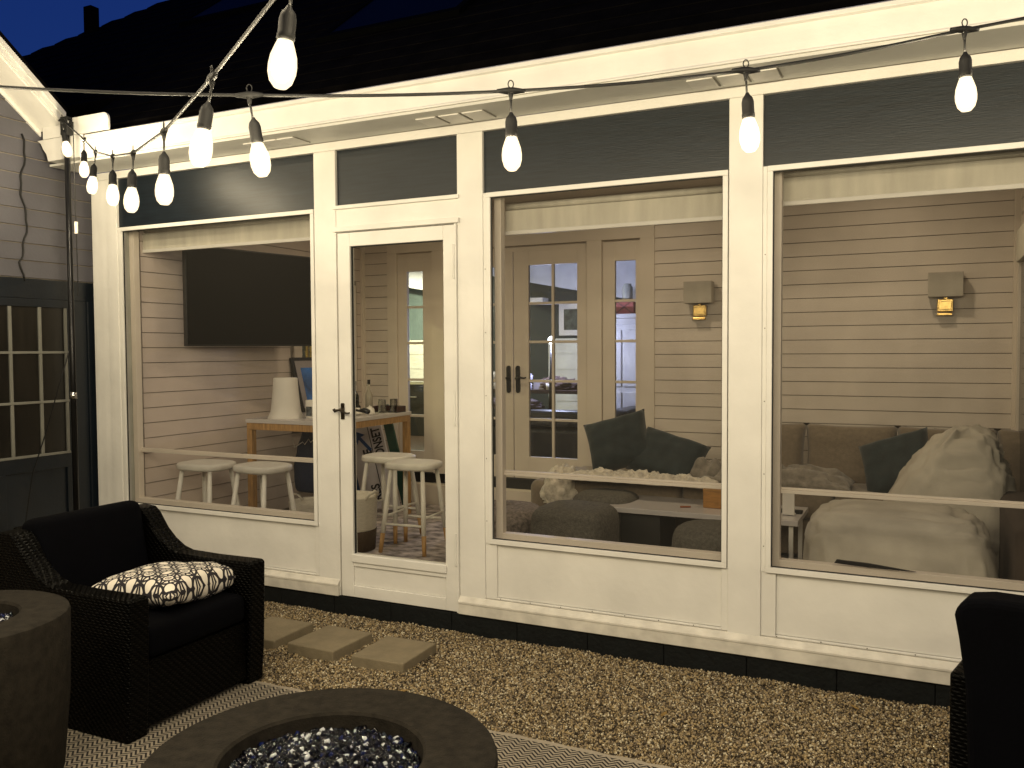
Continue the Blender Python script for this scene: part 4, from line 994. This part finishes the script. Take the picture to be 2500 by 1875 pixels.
# ------------------------------------------------------------------ armchairs
def armchair(lab):
    t = thing('wicker_armchair', (0,0,0), lab, 'armchair', 'dark wicker patio armchairs with navy cushions')
    # local: faces +x, origin floor centre; width 0.74 (y), front x=0.40
    prof = [(.39,0),(.405,.2),(.415,.545),(.40,.555),(.15,.552),(-.02,.556),(-.075,.572),(-.13,.605),(-.18,.65),(-.235,.725),(-.265,.748),(-.34,.752),(-.375,.74),(-.35,.35),(-.33,0)]
    inner = .275
    for s in (-1,1):
        a, b = (.275,.370) if s > 0 else (-.370,-.275)
        MB().prism(prof, 1, a, b).build('arm', WICKER, t, .008, seg=2)
    MB().add([(-.30,-.2745,.05),(-.30,.2745,.05),(-.345,.2745,.75),(-.345,-.2745,.75),(-.35,-.2745,.05),(-.35,.2745,.05),(-.395,.2745,.75),(-.395,-.2745,.75)],
             [(0,1,2,3),(4,7,6,5),(0,4,5,1),(1,5,6,2),(2,6,7,3),(3,7,4,0)]).build('back_panel', WICKER, t, .008)
    MB().box(.34,.385,-.2745,.2745,.03,.29).build('front_apron', WICKER, t, .006)
    MB().box(-.29,.339,-.2745,.2745,.22,.28).build('seat_deck', WICKER, t)
    soft('seat_cushion', CUSH, -.17,.40,-.268,.268,.292,.420, t, .035)
    bc = soft('back_cushion', CUSH, -.07,.07,-.272,.272,-.02,.42, t, .045); bc.location = (-.235,0,.375); bc.rotation_euler.y = R(-10)
    return t
ac = armchair('black wicker armchair with a patterned pillow beside the left fire pit')
ac.location = (-3.105,-1.375,.008)
ls = thing('lounge_seat', (.095,-1.24,.008), 'black wicker lounge seat with navy cushions cropped by the lower right corner', 'lounge seat', rz=R(-14))
MB().box(-.03,.045,.02,.80,0,.545).build('arm', WICKER, ls, .012, seg=3); MB().box(1.0,1.075,.02,.80,0,.545).build('arm', WICKER, ls, .012, seg=3)
MB().box(.0755,.9995,.03,.09,.04,.50).build('back_panel', WICKER, ls, .006); MB().box(.0755,.9995,.72,.78,.04,.28).build('front_apron', WICKER, ls, .006)
MB().prism([(.055,.05),(.040,.40),(.034,.55),(.016,.68),(.004,.745),(.010,.775),(.035,.795),(.09,.806),(.5,.812),(.98,.806),(1.02,.75),(1.0,.05)], 1, -.10, .028).build('back_cushion', CUSH, ls, .02, seg=3)
soft('seat_cushion', CUSH, .08,.995,.10,.74,.285,.42, ls, .03)
pillow('patterned_pillow', PILLOWM, .47,.47,.15,(-2.99,-1.30,.485),(R(-3),R(-4),R(6)), uv=True, n=30, pw=.5, label='cream pillow with black interlocking rings lying on the armchair seat', cat='pillow')

# ------------------------------------------------------------------ string lights
def node(u, v, d): 
    r_ = fw+rt2*((u-1250)/2100.1)-up2*((v-937.5)/2100.1); return CAMP+r_*d
bulb_mesh = None; sock_mesh = None; nod_mesh = None
def socket_proto():
    b = MB().lathe([(0.001,-.163),(.012,-.162),(.0205,-.152),(.0250,-.136),(.0255,-.122),(.0235,-.105),(.018,-.088),(.0135,-.076),(.013,-.070)], 16)
    s = MB().lathe([(.0145,-.078),(.0165,-.074),(.0165,-.066),(.0155,-.064),(.0155,-.036),(.013,-.026),(.006,-.017),(.004,-.012)], 14)
    return b, s
def string_lights(lab, pts, bulbs, sag, drop=1.0, radius=.0042, watt=None):
    t = thing('string_lights', tuple(pts[0]), lab, 'string lights', 'outdoor string lights hung over the patio')
    o0 = Vector(pts[0]); path = []
    for i in range(len(pts)-1):
        a, b = Vector(pts[i]), Vector(pts[i+1])
        for k in range(10):
            f_ = k/10; p = a.lerp(b, f_); p.z -= sag*4*f_*(1-f_); path.append(p-o0)
    path.append(Vector(pts[-1])-o0)
    MB().tube(path, radius, 8).build('cord', RUBBER, t, smooth=True)
    for i in bulbs:
        p = Vector(pts[i])-o0; dn = (Vector(pts[min(i+1,len(pts)-1)])-Vector(pts[max(i-1,0)])).normalized(); dn.z = 0; dn.normalize()
        tilt = Matrix.Rotation(R(random.uniform(-7,7)),4,'X') @ Matrix.Rotation(R(random.uniform(-7,7)),4,'Y') @ Matrix.Rotation(random.uniform(0,6),4,'Z')
        nd = MB().tube([-dn*.036,-dn*.026,-dn*.008,dn*.008,dn*.026,dn*.036], [.005,.0065,.0095,.0095,.0065,.005], 8).tube([(0,0,-.004),(0,0,-.018),(0,0,-.026)], [.008,.005,.0035], 8)
        nd.tube([(dn*.007*math.cos(a))+Vector((0,0,.017+.010*math.sin(a))) for a in np.linspace(-1.2,4.3,10)], .0016, 5)
        q = nd.build('connector', RUBBER, t, smooth=True); q.location = p
        L_ = .045
        end = tilt @ Vector((0,0,-L_))
        cd = MB().tube([(0,0,-.02),end*.5+Vector((0,0,-.012)),end+Vector((0,0,-.012))], .003, 6).build('drop_cord', RUBBER, q, smooth=True)
        b, s = socket_proto()
        sm = Matrix.Translation(end+Vector((0,0,-.0))) @ tilt
        s.v = [tuple(sm @ Vector(v)) for v in s.v]; b.v = [tuple(sm @ Vector(v)) for v in b.v]
        so = s.build('socket', RUBBER, q, smooth=True)
        bo = b.build('bulb', BULBM, q, smooth=True)
        fc = MB().lathe([(.001,-.152),(.009,-.150),(.0165,-.141),(.0195,-.128),(.0185,-.112),(.0145,-.096),(.009,-.084),(.001,-.079)], 14); fc.v = [tuple(sm @ Vector(v)) for v in fc.v]
        fc.build('filament', COREM, q, smooth=True)
        ld = bpy.data.lights.new('bulb_light', 'POINT'); ld.energy = watt or BULB_W; ld.color = BULB_COL; ld.shadow_soft_size = .012
        lo = bpy.data.objects.new('bulb_light', ld); COL.objects.link(lo); lo.parent = q; lo.location = sm @ Vector((0,0,-.125))
    return t
s1 = [node(*p) for p in ((172,297,5.15),(205,340,4.7),(233,371,4.25),(275,382,3.6),(325,374,3.0),(400,321,2.45),(517,189,1.98),(715,-62,1.55))]
s1 += [Vector((-.55,-3.05,2.42)), Vector((-.05,-3.3,2.70))]
s1[0] = node(151,292,4.85)
string_lights('string of glowing bulbs sagging from the pole up towards the camera', s1, range(0,10), .0)
s2 = [Vector((-3.9,-3.3,2.62)), Vector((-3.45,-3.1,2.45)), Vector((-2.95,-3.05,2.28)), node(-120,205,2.3), node(609,232,2.2), node(1247,222,2.2), node(1821,172,2.2), node(2355,72,2.2), Vector((.62,-1.22,2.44)), Vector((1.15,-.95,2.6))]
s2[3] = node(-90,206,2.25)
string_lights('string of glowing bulbs crossing the whole width in front of the gutter', s2, (0,1,2,3,4,5,6,7,8,9), .006)
s3_fill = [Vector((-5.0,-2.2,3.45)), Vector((-4.4,-2.3,3.3)), Vector((-3.7,-2.5,3.15)), Vector((-2.9,-2.7,3.0)), Vector((-2.1,-2.85,2.82)), Vector((-1.4,-2.75,2.80)), Vector((-.7,-2.65,2.80)), Vector((0,-2.55,2.82)), Vector((.7,-2.45,2.86)), Vector((1.4,-2.35,2.92))]  # extra bulbs above the view, added to fill light on the porch front
string_lights('added higher string of bulbs, out of view, filling light on the porch front', s3_fill, range(0,10), .01, watt=13)
s4_fill = [Vector((-3.4+.75*k, -6.0+.08*k, 2.75+.03*abs(k-4))) for k in range(9)]  # unseen bulbs added behind the camera to light the porch front evenly
string_lights('added string of bulbs behind the camera, filling light on the porch front', s4_fill, range(0,9), .01, watt=27)
